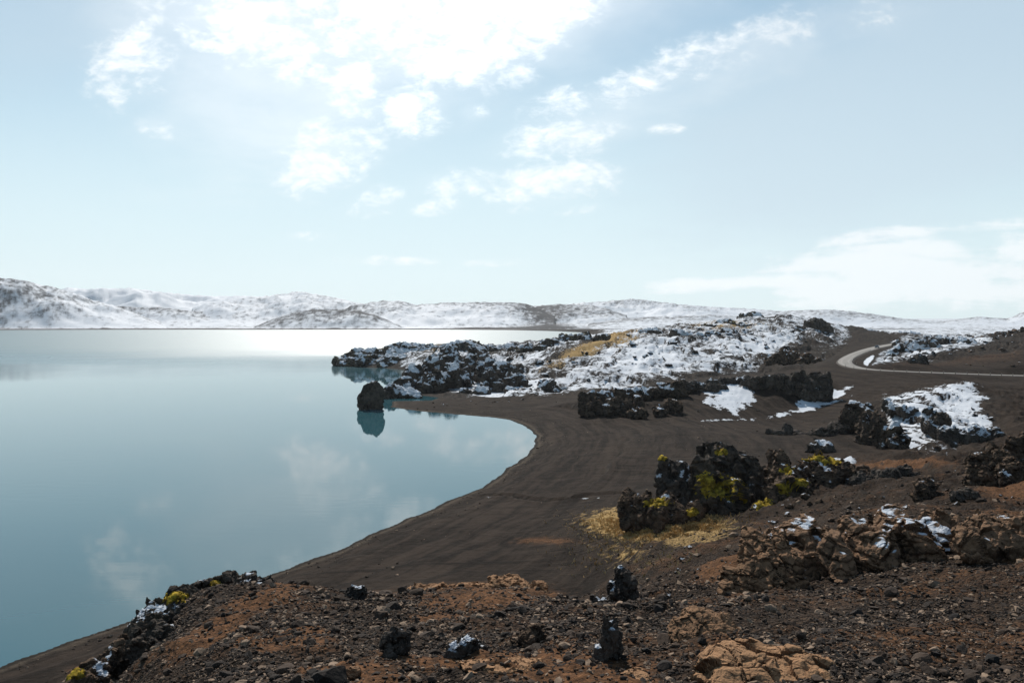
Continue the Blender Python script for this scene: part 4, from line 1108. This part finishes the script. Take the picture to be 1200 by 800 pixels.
STN = stone_material('loose_stone', c4(0.020, 0.017, 0.015), c4(0.085, 0.056, 0.038))
sproto = [ico_rock('stone', 2, 500 + k, STN, 0.7) for k in range(10)]
def hull_stone(seed):
    r = np.random.RandomState(seed); bm = bmesh.new()
    for _ in range(11):
        v = r.normal(size=3); v = v / np.linalg.norm(v) * r.uniform(.8, 1.05); bm.verts.new((v[0] * 1.1, v[1] * .9, v[2] * .65))
    rr = bmesh.ops.convex_hull(bm, input=bm.verts)
    bmesh.ops.delete(bm, geom=[e for e in rr['geom_interior'] if isinstance(e, bmesh.types.BMVert)], context='VERTS')
    bmesh.ops.triangulate(bm, faces=bm.faces)
    me = bpy.data.meshes.new('g'); bm.to_mesh(me); bm.free(); me.materials.append(STN)
    return me


gproto = [hull_stone(600 + k) for k in range(24)]
rng = np.random.RandomState(77)
N0 = 320000
gu = rng.uniform(-40, 1240, N0); gd = np.exp(rng.uniform(math.log(9.0), math.log(105.0), N0))
gx_ = (gu - 600) / F * gd
keep = (gd < 105)
gz_ = H(gx_, gd)
gv = V0 + F * (HC - gz_) / gd
dens = 0.30 + 0.9 * sstep(-0.1, 0.5, fbm2(gx_ / 4.0, gd / 4.0, 3, 401))
dens = dens * (0.55 + 0.6 * sstep(650, 720, gv))
rustv = np.zeros(N0)
for q in [(305, 705, 38, 9), (560, 697, 80, 8), (570, 782, 60, 10), (690, 790, 60, 8), (870, 665, 40, 8), (820, 730, 34, 12), (640, 775, 70, 8)]:
    rustv = np.maximum(rustv, np.exp(-((gu - q[0]) / q[2]) ** 2 - ((gv - q[1]) / q[3]) ** 2))
dens *= 1 - 0.4 * rustv
_si = np.clip(np.log((gd + 8) / 4.0) / S[-1] * (NR - 1), 0, NR - 1).astype(int); _tj = np.clip(np.interp(gx_ / (gd + 8), T, np.arange(NT)), 0, NT - 1).astype(int)
dens *= 1 - 0.62 * sstep(0.35, 0.8, rust[_si, _tj])
dens *= sstep(3.5, 6.5, gz_) * (0.25 + 0.75 * sstep(60, 40, gd))
sel = rng.rand(N0) < dens * 0.85 * (1 - 0.35 * sstep(720, 860, gu))
sz = 0.027 * np.exp(np.abs(rng.normal(0, 0.62, N0)))           # half width, metres
sz *= np.clip(gd / 22, 0.8, 2.6) * np.where(rng.rand(N0) < 0.010, 2.0, 1.0)
pxs = sz * F / gd
sel &= (pxs > 0.75) & (gv < 815) & (gv > 530)
idx = np.where(sel)[0]
order = idx[np.argsort(-pxs[idx])]
big = order[:270]; rest = order[270:85000]
for i in big:
    o = link('stone', sproto[rng.randint(10)], (gx_[i], gd[i], gz_[i] + sz[i] * 0.2))
    o.rotation_euler = (rng.uniform(-.4, .4), rng.uniform(-.4, .4), rng.uniform(0, 6.28)); o.scale = (sz[i], sz[i] * rng.uniform(.7, 1.1), sz[i] * rng.uniform(.7, 1.2))
    tag(o, 'loose angular stone on the near gravel slope', 'stone', 'loose stones on the near slope')


def merged(name, protos_, pos, scale, rngm, mat):
    Vs = []; Fs = []; Ts = []; base = 0
    data = []
    for me in protos_:
        f = np.array([list(q.vertices) for q in me.polygons], np.int32); data.append((coords(me), f))
    for k in range(len(pos)):
        p, f = data[rngm.randint(len(data))]
        a = rngm.uniform(0, 6.28); c, s = math.cos(a), math.sin(a); t = rngm.uniform(-.4, .4); ct_, st_ = math.cos(t), math.sin(t)
        q = p * np.array([1, rngm.uniform(.7, 1.1), rngm.uniform(.7, 1.2)]) * scale[k]
        x = q[:, 0] * ct_ + q[:, 2] * st_; z = -q[:, 0] * st_ + q[:, 2] * ct_
        Vs.append(np.stack([x * c - q[:, 1] * s, x * s + q[:, 1] * c, z], 1) + pos[k]); Fs.append(f + base); base += len(p); Ts.append(np.full(len(p), rngm.rand()))
    me = mesh_from(name, np.concatenate(Vs), np.concatenate(Fs), mat)
    a_ = me.attributes.new('tone', 'FLOAT', 'POINT'); a_.data.foreach_set('value', np.concatenate(Ts).astype(F32))
    return link(name, me)


open('/tmp/n.txt', 'w').write(str(len(order)))
g = merged('gravel', gproto, np.stack([gx_[rest], gd[rest], gz_[rest] + sz[rest] * 0.15], 1), sz[rest], rng, STN)
tag(g, 'dark loose gravel covering the near slope', 'gravel', kind='stuff')

NB_ = 60000
bx = rng.uniform(-45, 75, NB_); by = rng.uniform(60, 262, NB_)
_si = np.clip(np.log((by + 8) / 4.0) / S[-1] * (NR - 1), 0, NR - 1).astype(int); _tj = np.clip(np.interp(bx / (by + 8), T, np.arange(NT)), 0, NT - 1).astype(int)
bsd = SD[_si, _tj]; bz = H(bx, by)
bd = 0.5 * np.exp(-((bsd - 2.2) / 1.3) ** 2) + 0.35 * np.exp(-((bsd - 7.5) / 1.0) ** 2) * sstep(-.1, .3, perlin2(bx / 12, by / 12, 511)) + 0.10 * sstep(0.1, 0.5, fbm2(bx / 10, by / 10, 3, 512)) * (bsd > 1.5)
bs_ = (rng.rand(NB_) < bd) & (bz < 6.0) & (bsd > 0.6)
bi = np.where(bs_)[0][:9000]
bsz = np.clip(0.06 * np.exp(np.abs(rng.normal(0, .6, len(bi)))), .06, .38)
g2_ = merged('shore_gravel', gproto, np.stack([bx[bi], by[bi], bz[bi] + bsz * 0.2], 1), bsz, rng, STN)
tag(g2_, 'loose pebbles strewn along the black beach', 'gravel', kind='stuff')

# ------------------------------------------------------------------ dry grass
def grass_material():
    m, nt, out = newmat('dry_grass'); b = NB(nt)
    at = b.attr('tone').outputs['Fac']
    col = b.mix(at, c4(0.26, 0.155, 0.058), c4(0.64, 0.44, 0.20))
    b.bsdf(out, col, 0.9, spec=0.1)
    return m


NG = 16000
gq = rng.normal(size=(NG, 2)) * np.array([36, 8.0]) + np.array([772, 616])
gq[:1500] = rng.normal(size=(1500, 2)) * np.array([34, 13]) + np.array([735, 648])
gq[1500:2200] = rng.normal(size=(700, 2)) * np.array([30, 2.5]) + np.array([820, 622])
Vs = []; Fs = []; Ts = []; n_ = 0
clump = fbm2(gq[:, 0] / 9, gq[:, 1] / 4, 3, 431)
for k in range(NG):
    u, v = gq[k]
    if clump[k] < (-0.3 if k > 2200 else 0.1):
        continue
    d = None
    # ground point by fixed-point iteration on the smooth slope
    d = 90.0
    for _ in range(12):
        z = float(Z[min(NR - 2, max(0, int(math.log((d + 8) / 4) / S[-1] * (NR - 1)))), int(np.clip(np.interp((u - 600) / F * d / (d + 8), T, np.arange(NT)), 0, NT - 1))])
        d = 0.5 * d + 0.5 * (HC - z) * F / (v - V0)
    x = (u - 600) / F * d; z = float(H(x, d)[0])
    if z < 1 or d > 140:
        continue
    hgt = rng.uniform(.12, .36); w = rng.uniform(.035, .09); a = rng.uniform(0, 6.28); ln = rng.uniform(.1, .5)
    dx, dy_ = math.cos(a) * w, math.sin(a) * w; lx, ly = rng.normal() * ln * .6, rng.normal() * ln * .6
    Vs += [(x - dx, d - dy_, z - .03), (x + dx, d + dy_, z - .03), (x + lx * .5 + dx * .6, d + ly * .5 + dy_ * .6, z + hgt * .7), (x + lx, d + ly, z + hgt)]
    Fs.append((n_, n_ + 1, n_ + 2, n_ + 3)); Ts += [rng.rand()] * 4; n_ += 4
me = mesh_from('grass', Vs, Fs, grass_material())
a_ = me.attributes.new('tone', 'FLOAT', 'POINT'); a_.data.foreach_set('value', np.array(Ts, F32))
tag(link('grass', me), 'patch of straw yellow dry grass below the black lava', 'grass', kind='stuff')

# ------------------------------------------------------------------ road
def road_material():
    m, nt, out = newmat('grey_gravel_road'); b = NB(nt)
    ac = b.attr('across').outputs['Fac']; pos = b.n('ShaderNodeNewGeometry').outputs['Position']
    n = b.noise(pos, 0.5, 5, 0.6); n2 = b.noise(pos, 5, 4, 0.6)
    col = b.mix(b.ramp(n, 0.35, 0.7), c4(0.19, 0.175, 0.158), c4(0.27, 0.25, 0.225))
    tr = b.math('ABSOLUTE', b.math('SUBTRACT', b.math('ABSOLUTE', ac), 0.48))
    col = b.mix(b.math('MULTIPLY', b.ramp(tr, 0.16, 0.05), 0.4), col, c4(0.32, 0.30, 0.27))
    col = b.mix(b.ramp(b.math('ADD', b.math('ABSOLUTE', ac), b.math('MULTIPLY', b.math('SUBTRACT', n2, 0.5), 0.4)), 0.86, 1.0), col, c4(0.05, 0.04, 0.034))
    b.bsdf(out, col, 0.9, n2, 0.4, 0.05, 0.15)
    return m


tg = np.gradient(ROAD[:, :2], axis=0); tg /= np.linalg.norm(tg, axis=1)[:, None]; nr_ = np.stack([-tg[:, 1], tg[:, 0]], 1)
prof = [(-1.45, -0.9), (-1.0, -0.03), (-0.5, 0.03), (0, 0.07), (0.5, 0.03), (1.0, -0.03), (1.45, -0.9)]
Vs = []; Ac = []
for k in range(len(ROAD)):
    for (a, dz_) in prof:
        q = ROAD[k, :2] + nr_[k] * a * ROADW
        Vs.append((q[0], q[1], ROAD[k, 2] + dz_)); Ac.append(a)
np_ = len(prof)
Fs = [(k * np_ + j, k * np_ + j + 1, (k + 1) * np_ + j + 1, (k + 1) * np_ + j) for k in range(len(ROAD) - 1) for j in range(np_ - 1)]
me = mesh_from('road', Vs, Fs, road_material(), True)
bm = bmesh.new(); bm.from_mesh(me); bmesh.ops.recalc_face_normals(bm, faces=bm.faces)
if sum(f.normal.z for f in bm.faces) < 0:
    bmesh.ops.reverse_faces(bm, faces=bm.faces)
bm.to_mesh(me); bm.free()
a_ = me.attributes.new('across', 'FLOAT', 'POINT'); a_.data.foreach_set('value', np.array(Ac, F32))
tag(link('road', me), 'pale grey gravel road bending round the snowy hill', 'road', kind='structure')


def flatmat(name, col, rough=0.6, metal=0.0, var=0.15):
    m, nt, out = newmat(name); b = NB(nt)
    tc = b.n('ShaderNodeTexCoord').outputs['Object']; n = b.noise(tc, 6.0, 4, 0.6)
    p = b.bsdf(out, b.mix(b.math('MULTIPLY', n, var), c4(*col), c4(*[q * 0.4 for q in col])), rough, spec=0.4)
    p.inputs['Metallic'].default_value = metal
    return m


# marker posts along the near leg and the bend
def box(bm, c, s, taper=1.0):
    r = bmesh.ops.create_cube(bm, size=1.0)
    for v in r['verts']:
        k_ = taper if v.co.z > 0 else 1.0
        v.co = Vector((v.co.x * s[0] * k_ + c[0], v.co.y * s[1] * k_ + c[1], v.co.z * s[2] + c[2]))
    return r


bm = bmesh.new(); box(bm, (0, 0, 0.45), (0.16, 0.10, 1.1), 0.8)
top = [v for v in bm.verts if v.co.z > 0.9]
for v in top:
    v.co.z += 0.08 if v.co.y > 0 else -0.02
bmesh.ops.bevel(bm, geom=list(bm.edges), offset=0.012, segments=1, affect='EDGES')
pm_ = bpy.data.meshes.new('marker_post'); bm.to_mesh(pm_); bm.free(); pm_.materials.append(flatmat('dark_post_wood', (0.045, 0.036, 0.030), 0.8))
bm = bmesh.new(); box(bm, (0, 0, 0.80), (0.145, 0.104, 0.16)); rm_ = bpy.data.meshes.new('reflector'); bm.to_mesh(rm_); bm.free(); rm_.materials.append(flatmat('post_reflector', (0.55, 0.52, 0.45), 0.3))
s0 = 0
sp = np.arange(8, RS[-1] * 0.62, 4.2)
for k, s in enumerate(sp[:46]):
    q = np.array([np.interp(s, RS, ROAD[:, i]) for i in range(3)]); nn_ = np.array([np.interp(s, RS, nr_[:, i]) for i in range(2)])
    side = -1 if (q[:2] - nn_ * 1.0)[1] < (q[:2] + nn_ * 1.0)[1] else 1
    px_ = q[:2] + nn_ * side * (ROADW * 1.06)
    if 600 + F * px_[0] / px_[1] > 1215:
        continue
    o = link('marker_post', pm_, (px_[0], px_[1], q[2] - 0.12)); tag(o, 'short dark marker post on the outer edge of the gravel road', 'post', 'marker posts along the road')
    link('reflector', rm_, parent=o)

# ------------------------------------------------------------------ car on the road
CARP = flatmat('car_paint', (0.055, 0.075, 0.095), 0.25, 0.3, 0.05); GLS = flatmat('car_glass', (0.02, 0.025, 0.03), 0.05, 0.0, 0.0); TYR = flatmat('tyre_rubber', (0.012, 0.012, 0.012), 0.9)
RIM = flatmat('wheel_rim', (0.45, 0.45, 0.46), 0.35, 0.8); LMP = flatmat('lamp_glass', (0.75, 0.76, 0.74), 0.1); RED = flatmat('tail_lamp', (0.35, 0.02, 0.015), 0.2); TRM = flatmat('black_trim', (0.02, 0.02, 0.02), 0.6)


def prism(prof_, w0, w1f, mat, name, parent, bev=0.05):
    """side profile (x, z, half width) swept across the car"""
    bm = bmesh.new(); L = []; R = []
    for (x, z, hw) in prof_:
        L.append(bm.verts.new((x, -hw, z))); R.append(bm.verts.new((x, hw, z)))
    n = len(prof_)
    bm.faces.new(L); bm.faces.new(R[::-1])
    for i in range(n):
        j = (i + 1) % n
        bm.faces.new((L[j], L[i], R[i], R[j]))
    bmesh.ops.recalc_face_normals(bm, faces=bm.faces)
    if bev:
        bmesh.ops.bevel(bm, geom=list(bm.edges), offset=bev, segments=2, affect='EDGES')
    me = bpy.data.meshes.new(name); bm.to_mesh(me); bm.free(); me.materials.append(mat)
    return link(name, me, parent=parent)


kc = np.argmin((600 + F * ROAD[:, 0] / ROAD[:, 1] - 1024) ** 2 + 4e3 * (ROAD[:, 1] < 380))
cp = ROAD[kc]; ctg = -tg[kc]
cn = Vector((-ctg[1], ctg[0], 0))
car = bpy.data.objects.new('car', None); COL.objects.link(car)
car.location = (cp[0] + cn.x * 1.6, cp[1] + cn.y * 1.6, cp[2] + 0.02); car.rotation_euler = (0, 0, math.atan2(ctg[1], ctg[0]))
tag(car, 'small dark blue grey car driving round the road bend', 'car')
prism([(-2.15, .35, .84), (-2.2, .75, .86), (-2.1, 1.0, .86), (1.0, 1.02, .86), (1.95, .86, .84), (2.15, .68, .82), (2.15, .35, .82)], 0, 0, CARP, 'body', car, .06)
prism([(-2.0, 1.0, .80), (-1.75, 1.48, .66), (0.25, 1.52, .64), (1.05, 1.0, .78)], 0, 0, CARP, 'cabin', car, .04)
prism([(0.36, 1.43, .58), (0.98, 1.05, .70), (1.02, 1.07, .70), (0.40, 1.46, .58)], 0, 0, GLS, 'windscreen', car, 0)
prism([(-1.78, 1.42, .58), (-2.0, 1.06, .70), (-2.04, 1.08, .70), (-1.83, 1.45, .58)], 0, 0, GLS, 'rear_window', car, 0)
for sgn in (-1, 1):
    bm = bmesh.new(); vs = [bm.verts.new((x, sgn * y, z)) for (x, z, y) in [(-1.8, 1.06, .795), (-1.62, 1.42, .692), (0.15, 1.45, .672), (0.72, 1.06, .782)]]
    vs2 = [bm.verts.new((v.co.x, v.co.y + sgn * 0.012, v.co.z)) for v in vs]
    bm.faces.new(vs); bm.faces.new(vs2[::-1])
    for i in range(4):
        bm.faces.new((vs[i], vs2[i], vs2[(i + 1) % 4], vs[(i + 1) % 4]))
    bmesh.ops.recalc_face_normals(bm, faces=bm.faces); me = bpy.data.meshes.new('side_window'); bm.to_mesh(me); bm.free(); me.materials.append(GLS); link('side_window', me, parent=car)
    for nm_, x_, z_, mt_ in (('headlight', 2.10, .72, LMP), ('tail_light', -2.17, .82, RED)):
        bm = bmesh.new(); box(bm, (x_, sgn * .62, z_), (.12, .34, .14)); bmesh.ops.bevel(bm, geom=list(bm.edges), offset=.03, segments=2, affect='EDGES')
        me = bpy.data.meshes.new(nm_); bm.to_mesh(me); bm.free(); me.materials.append(mt_); link(nm_, me, parent=car)
    for x_ in (-1.32, 1.36):
        bm = bmesh.new(); bmesh.ops.create_cone(bm, cap_ends=True, segments=28, radius1=.33, radius2=.33, depth=.22, matrix=Matrix.Translation((x_, sgn * .78, .33)) @ Matrix.Rotation(math.pi / 2, 4, 'X'))
        bmesh.ops.bevel(bm, geom=list(bm.edges), offset=.025, segments=1, affect='EDGES'); me = bpy.data.meshes.new('wheel'); bm.to_mesh(me); bm.free(); me.materials.append(TYR); wh = link('wheel', me, parent=car)
        bm = bmesh.new(); bmesh.ops.create_cone(bm, cap_ends=True, segments=20, radius1=.20, radius2=.17, depth=.04, matrix=Matrix.Translation((x_, sgn * .895, .33)) @ Matrix.Rotation(-sgn * math.pi / 2, 4, 'X'))
        me = bpy.data.meshes.new('rim'); bm.to_mesh(me); bm.free(); me.materials.append(RIM); link('rim', me, parent=wh)
bm = bmesh.new(); box(bm, (2.16, 0, .48), (.1, 1.5, .18)); me = bpy.data.meshes.new('bumper'); bm.to_mesh(me); bm.free(); me.materials.append(TRM); link('bumper', me, parent=car)

# ------------------------------------------------------------------ sun, sky with clouds
SUN_EL = math.radians(40); SUN_AZ = math.radians(-11)      # azimuth measured from +Y towards +X
sd_vec = Vector((math.sin(SUN_AZ) * math.cos(SUN_EL), math.cos(SUN_AZ) * math.cos(SUN_EL), math.sin(SUN_EL)))
sl = bpy.data.lights.new('sun', 'SUN'); sl.energy = 4.8; sl.angle = math.radians(0.55); sl.color = (1.0, 0.95, 0.88)
so = bpy.data.objects.new('sun', sl); COL.objects.link(so); so.location = (0, 0, 200)
so.rotation_euler = (-sd_vec).to_track_quat('-Z', 'Y').to_euler()

wd = bpy.data.worlds.new('World'); SC.world = wd; wd.use_nodes = True
nt = wd.node_tree; nt.nodes.clear(); b = NB(nt)
sky = b.n('ShaderNodeTexSky', sky_type='NISHITA'); sky.sun_disc = False
sky.sun_elevation = SUN_EL; sky.sun_rotation = SUN_AZ
sky.altitude = 100; sky.air_density = 1.0; sky.dust_density = 0.15; sky.ozone_density = 1.2
tcd = b.n('ShaderNodeTexCoord').outputs['Generated']
sx = b.n('ShaderNodeSeparateXYZ'); nt.links.new(tcd, sx.inputs[0])
dy = b.math('MAXIMUM', sx.outputs[1], 0.08)
gx = b.math('DIVIDE', sx.outputs[0], dy); gz = b.math('DIVIDE', b.math('MAXIMUM', sx.outputs[2], 0.0), dy)
cg = b.n('ShaderNodeCombineXYZ'); b.put(cg.inputs[0], gx); b.put(cg.inputs[1], gz); gvec = cg.outputs[0]
# flat layer of cloud overhead
dz = b.math('ADD', b.math('MAXIMUM', sx.outputs[2], 0.0), 0.10)
cl = b.n('ShaderNodeCombineXYZ'); b.put(cl.inputs[0], b.math('DIVIDE', sx.outputs[0], dz)); b.put(cl.inputs[1], b.math('DIVIDE', sx.outputs[1], dz)); lvec = cl.outputs[0]
rotl = b.n('ShaderNodeMapping'); nt.links.new(lvec, rotl.inputs[0]); rotl.inputs['Rotation'].default_value = (0, 0, 0.5)
nA = b.noise(rotl.outputs[0], 1.3, 6, 0.58, 0.2)
nB = b.noise(rotl.outputs[0], 8.0, 8, 0.66, 0.35)
rot2 = b.n('ShaderNodeMapping'); nt.links.new(gvec, rot2.inputs[0]); rot2.inputs['Rotation'].default_value = (0, 0, -0.25); rot2.inputs['Scale'].default_value = (5.0, 9.0, 1)
nC = b.noise(rot2.outputs[0], 1.5, 7, 0.62, 0.3)

rot3 = b.n('ShaderNodeMapping'); nt.links.new(gvec, rot3.inputs[0]); rot3.inputs['Rotation'].default_value = (0, 0, -0.12); rot3.inputs['Scale'].default_value = (4.0, 26.0, 1)
nD = b.noise(rot3.outputs[0], 1.6, 7, 0.6, 0.4)


def cblob(u, v, ru, rv, rot=0.0, amp=1.0):
    mp = b.n('ShaderNodeMapping', vector_type='TEXTURE'); nt.links.new(gvec, mp.inputs[0])
    mp.inputs['Location'].default_value = ((u - 600) / F, (V0 - v) / F, 0)
    mp.inputs['Rotation'].default_value = (0, 0, rot); mp.inputs['Scale'].default_value = (ru / F, rv / F, 1)
    g = b.n('ShaderNodeTexGradient', gradient_type='SPHERICAL'); nt.links.new(mp.outputs[0], g.inputs[0])
    return b.math('MULTIPLY', b.ramp(g.outputs['Fac'], 0.0, 0.85), amp)


def blobs(lst):
    s = None
    for q in lst:
        g = cblob(*q)
        s = g if s is None else b.math('MAXIMUM', s, g)
    return s


deg = math.radians
# bright broken clouds
puff = blobs([(560, 30, 190, 120, 0.35, .86), (470, 10, 221, 101.25, 0, .7), (640, 5, 117, 74.25, 0.4, .95), (150, 70, 80.6, 97.2, -0.5, .72), (415, 105, 52, 87.75, 0.3, .68), (487, 132, 62.4, 48.6, 0, .72), (385, 182, 110.5, 67.5, 0.55, .66),
              (300, 35, 195, 81, -.3, .62), (650, 165, 123.5, 40.5, 0.12, .60), (670, 120, 104, 35.1, .3, .52), (800, 72, 123.5, 43.2, .4, .58), (735, 100, 104, 37.8, .35, .55), (895, 42, 123.5, 45.9, .35, .46), (1030, 15, 78, 37.8, .6, .44),
              (645, 216, 136.5, 43.2, 0.12, .74), (545, 215, 97.5, 29.7, 0.05, .62), (512, 242, 58.5, 17.55, .1, .58), (440, 237, 58.5, 29.7, .25, .54), (450, 306, 110.5, 10.8, 0, .52), (180, 148, 39, 27, -.5, .5), (555, 132, 28.6, 18.9, 0, .6), (585, 308, 78, 9.45, 0, .5),
              (680, 245, 52, 13.5, .1, .5), (360, 277, 52, 10.8, 0, .46), (780, 152, 39, 12.15, .1, .45)])
rot4 = b.n('ShaderNodeMapping'); nt.links.new(gvec, rot4.inputs[0]); rot4.inputs['Rotation'].default_value = (0, 0, -0.35); rot4.inputs['Scale'].default_value = (1.0, 1.7, 1)
nE = b.noise(rot4.outputs[0], 17.0, 8, 0.60, 0.5)
nF = b.noise(rot4.outputs[0], 52.0, 6, 0.62, 0.3)
npf = b.math('ADD', b.math('MULTIPLY', b.math('SUBTRACT', nE, 0.5), 2.5), b.math('ADD', b.math('MULTIPLY', b.math('SUBTRACT', nF, 0.5), 1.35), -0.06))
pf = b.math('ADD', puff, b.math('MULTIPLY', npf, b.ramp(puff, 0.0, 0.35)))
pfac = b.math('ADD', b.math('MULTIPLY', b.ramp(pf, 0.12, 1.18), 0.72), b.math('MULTIPLY', b.ramp(puff, 0.0, 0.9), 0.10))
# the low bank on the right
bank = blobs([(1180, 325, 440, 52, 0.05, .9), (1040, 300, 260, 34, 0.10, .75), (900, 330, 290, 16, 0.05, .7), (1180, 262, 130, 14, 0.1, .55), (1300, 320, 400, 70, 0, .9), (1030, 278, 150, 18, .12, .6)])
bf = b.math('ADD', bank, b.math('MULTIPLY', b.math('SUBTRACT', nC, 0.5), b.math('MULTIPLY', b.ramp(bank, 0.0, 0.3), 2.4)))
bf = b.math('ADD', bf, b.math('MULTIPLY', b.math('MULTIPLY', b.math('SUBTRACT', nD, 0.5), b.ramp(bank, 0.0, 0.3)), 1.6))
bfac = b.math('MULTIPLY', b.ramp(bf, 0.18, 0.75), 0.75)
# thin high veils
veil = blobs([(340, 90, 300, 210, 0.2, .85), (400, 0, 400, 230, 0, 1.0), (520, -80, 500, 260, 0, 1.0), (840, 85, 420, 70, .36, .55), (600, 215, 240, 40, .1, .3)])
vf = b.math('MULTIPLY', b.ramp(b.math('ADD', veil, b.math('ADD', b.math('MULTIPLY', b.math('SUBTRACT', nA, 0.5), 1.2), b.math('MULTIPLY', b.math('SUBTRACT', nC, 0.5), 0.5))), 0.12, 1.15), 0.48)
gve = blobs([(1050, 140, 520, 210, 0.25, 1.0), (1250, 60, 500, 260, 0, 1.0), (60, 20, 260, 140, 0.4, .55)])
gf = b.math('MULTIPLY', b.ramp(b.math('ADD', gve, b.math('MULTIPLY', b.math('SUBTRACT', nA, 0.5), 0.6)), 0.1, 0.9), 0.62)
hzn = b.math('MULTIPLY', b.ramp(gz, 0.40, 0.0), 0.80)
K = 16.0   # sky units: the background strength below brings them to 1
skyc = sky.outputs[0]
grey = b.n('ShaderNodeHueSaturation'); grey.inputs['Saturation'].default_value = 0.92; nt.links.new(skyc, grey.inputs['Color'])
c0a = b.vmath('MULTIPLY', grey.outputs[0], (1.20, 1.38, 1.32))
c0 = b.vmath('DIVIDE', b.vmath('SCALE', c0a), b.vmath('ADD', b.vmath('SCALE', c0a), (1, 1, 1)))
for n_ in nt.nodes:
    if n_.type == 'VECT_MATH' and n_.operation == 'DIVIDE':
        n_.inputs[0].links[0].from_node.inputs['Scale'].default_value = 1.85
        n_.inputs[1].links[0].from_node.inputs[0].links[0].from_node.inputs['Scale'].default_value = 0.95 / K
c1 = b.mix(hzn, c0, (0.67 * K, 0.82 * K, 0.89 * K, 1))
c1 = b.mix(1.0, c1, c1)
c2 = b.mix(gf, c1, (0.56 * K, 0.68 * K, 0.77 * K, 1))
glow = blobs([(470, -60, 560, 420, 0, 1.0)])
white = b.vmath('SCALE', (1.0, 1.03, 1.05))
b.put(white.node.inputs['Scale'], b.math('MULTIPLY', b.math('ADD', 0.90, b.math('MULTIPLY', glow, 0.28)), K))
c3 = b.mix(vf, c2, white)
c4_ = b.mix(bfac, c3, (0.92 * K, 0.96 * K, 0.98 * K, 1))
white2 = b.vmath('SCALE', (1.0, 1.01, 1.01))
b.put(white2.node.inputs['Scale'], b.math('MULTIPLY', b.math('ADD', 0.97, b.math('MULTIPLY', glow, 0.5)), K))
c5 = b.mix(pfac, c4_, white2)
bg = b.n('ShaderNodeBackground'); bg.inputs['Strength'].default_value = 0.06; nt.links.new(c5, bg.inputs['Color'])
wo = b.n('ShaderNodeOutputWorld'); nt.links.new(bg.outputs[0], wo.inputs['Surface'])

# ------------------------------------------------------------------ air
HAZE = 3.4e-5
if HAZE:
    x0, x1, y0, y1, z0, z1 = -11500, 11500, -170, 7200, -8.2, 420
    hv = [(x0, y0, z0), (x1, y0, z0), (x1, y1, z0), (x0, y1, z0), (x0, y0, z1), (x1, y0, z1), (x1, y1, z1), (x0, y1, z1)]
    hf = [(0, 3, 2, 1), (4, 5, 6, 7), (0, 1, 5, 4), (1, 2, 6, 5), (2, 3, 7, 6), (3, 0, 4, 7)]
    m, hnt, hout = newmat('pale_air')
    pv = hnt.nodes.new('ShaderNodeVolumePrincipled'); pv.inputs['Color'].default_value = (0.93, 0.96, 1.0, 1); pv.inputs['Density'].default_value = HAZE; pv.inputs['Anisotropy'].default_value = 0.3
    hnt.links.new(pv.outputs[0], hout.inputs['Volume'])
    tag(link('haze', mesh_from('haze', hv, hf, m)), 'pale haze in the air over the lake', 'haze', kind='stuff')

# ------------------------------------------------------------------ camera, render
cd_ = bpy.data.cameras.new('camera'); cam = bpy.data.objects.new('camera', cd_); COL.objects.link(cam)
cam.location = (0, 0, HC); cam.rotation_euler = (math.radians(90), 0, 0)
cd_.sensor_width = 36.0; cd_.lens = 36.0 * F / 1200.0; cd_.shift_y = -(400 - V0) / 1200.0
cd_.clip_start = 0.1; cd_.clip_end = 30000
SC.camera = cam
SC.render.engine = 'CYCLES'
SC.cycles.max_bounces = 5; SC.cycles.diffuse_bounces = 2; SC.cycles.glossy_bounces = 3; SC.cycles.volume_bounces = 0; SC.cycles.transmission_bounces = 2
SC.cycles.use_denoising = True
SC.cycles.sample_clamp_indirect = 6
SC.view_settings.view_transform = 'Standard'; SC.view_settings.look = 'None'; SC.view_settings.gamma = 1.0; SC.view_settings.use_curve_mapping = False
SC.view_settings.exposure = 0.17
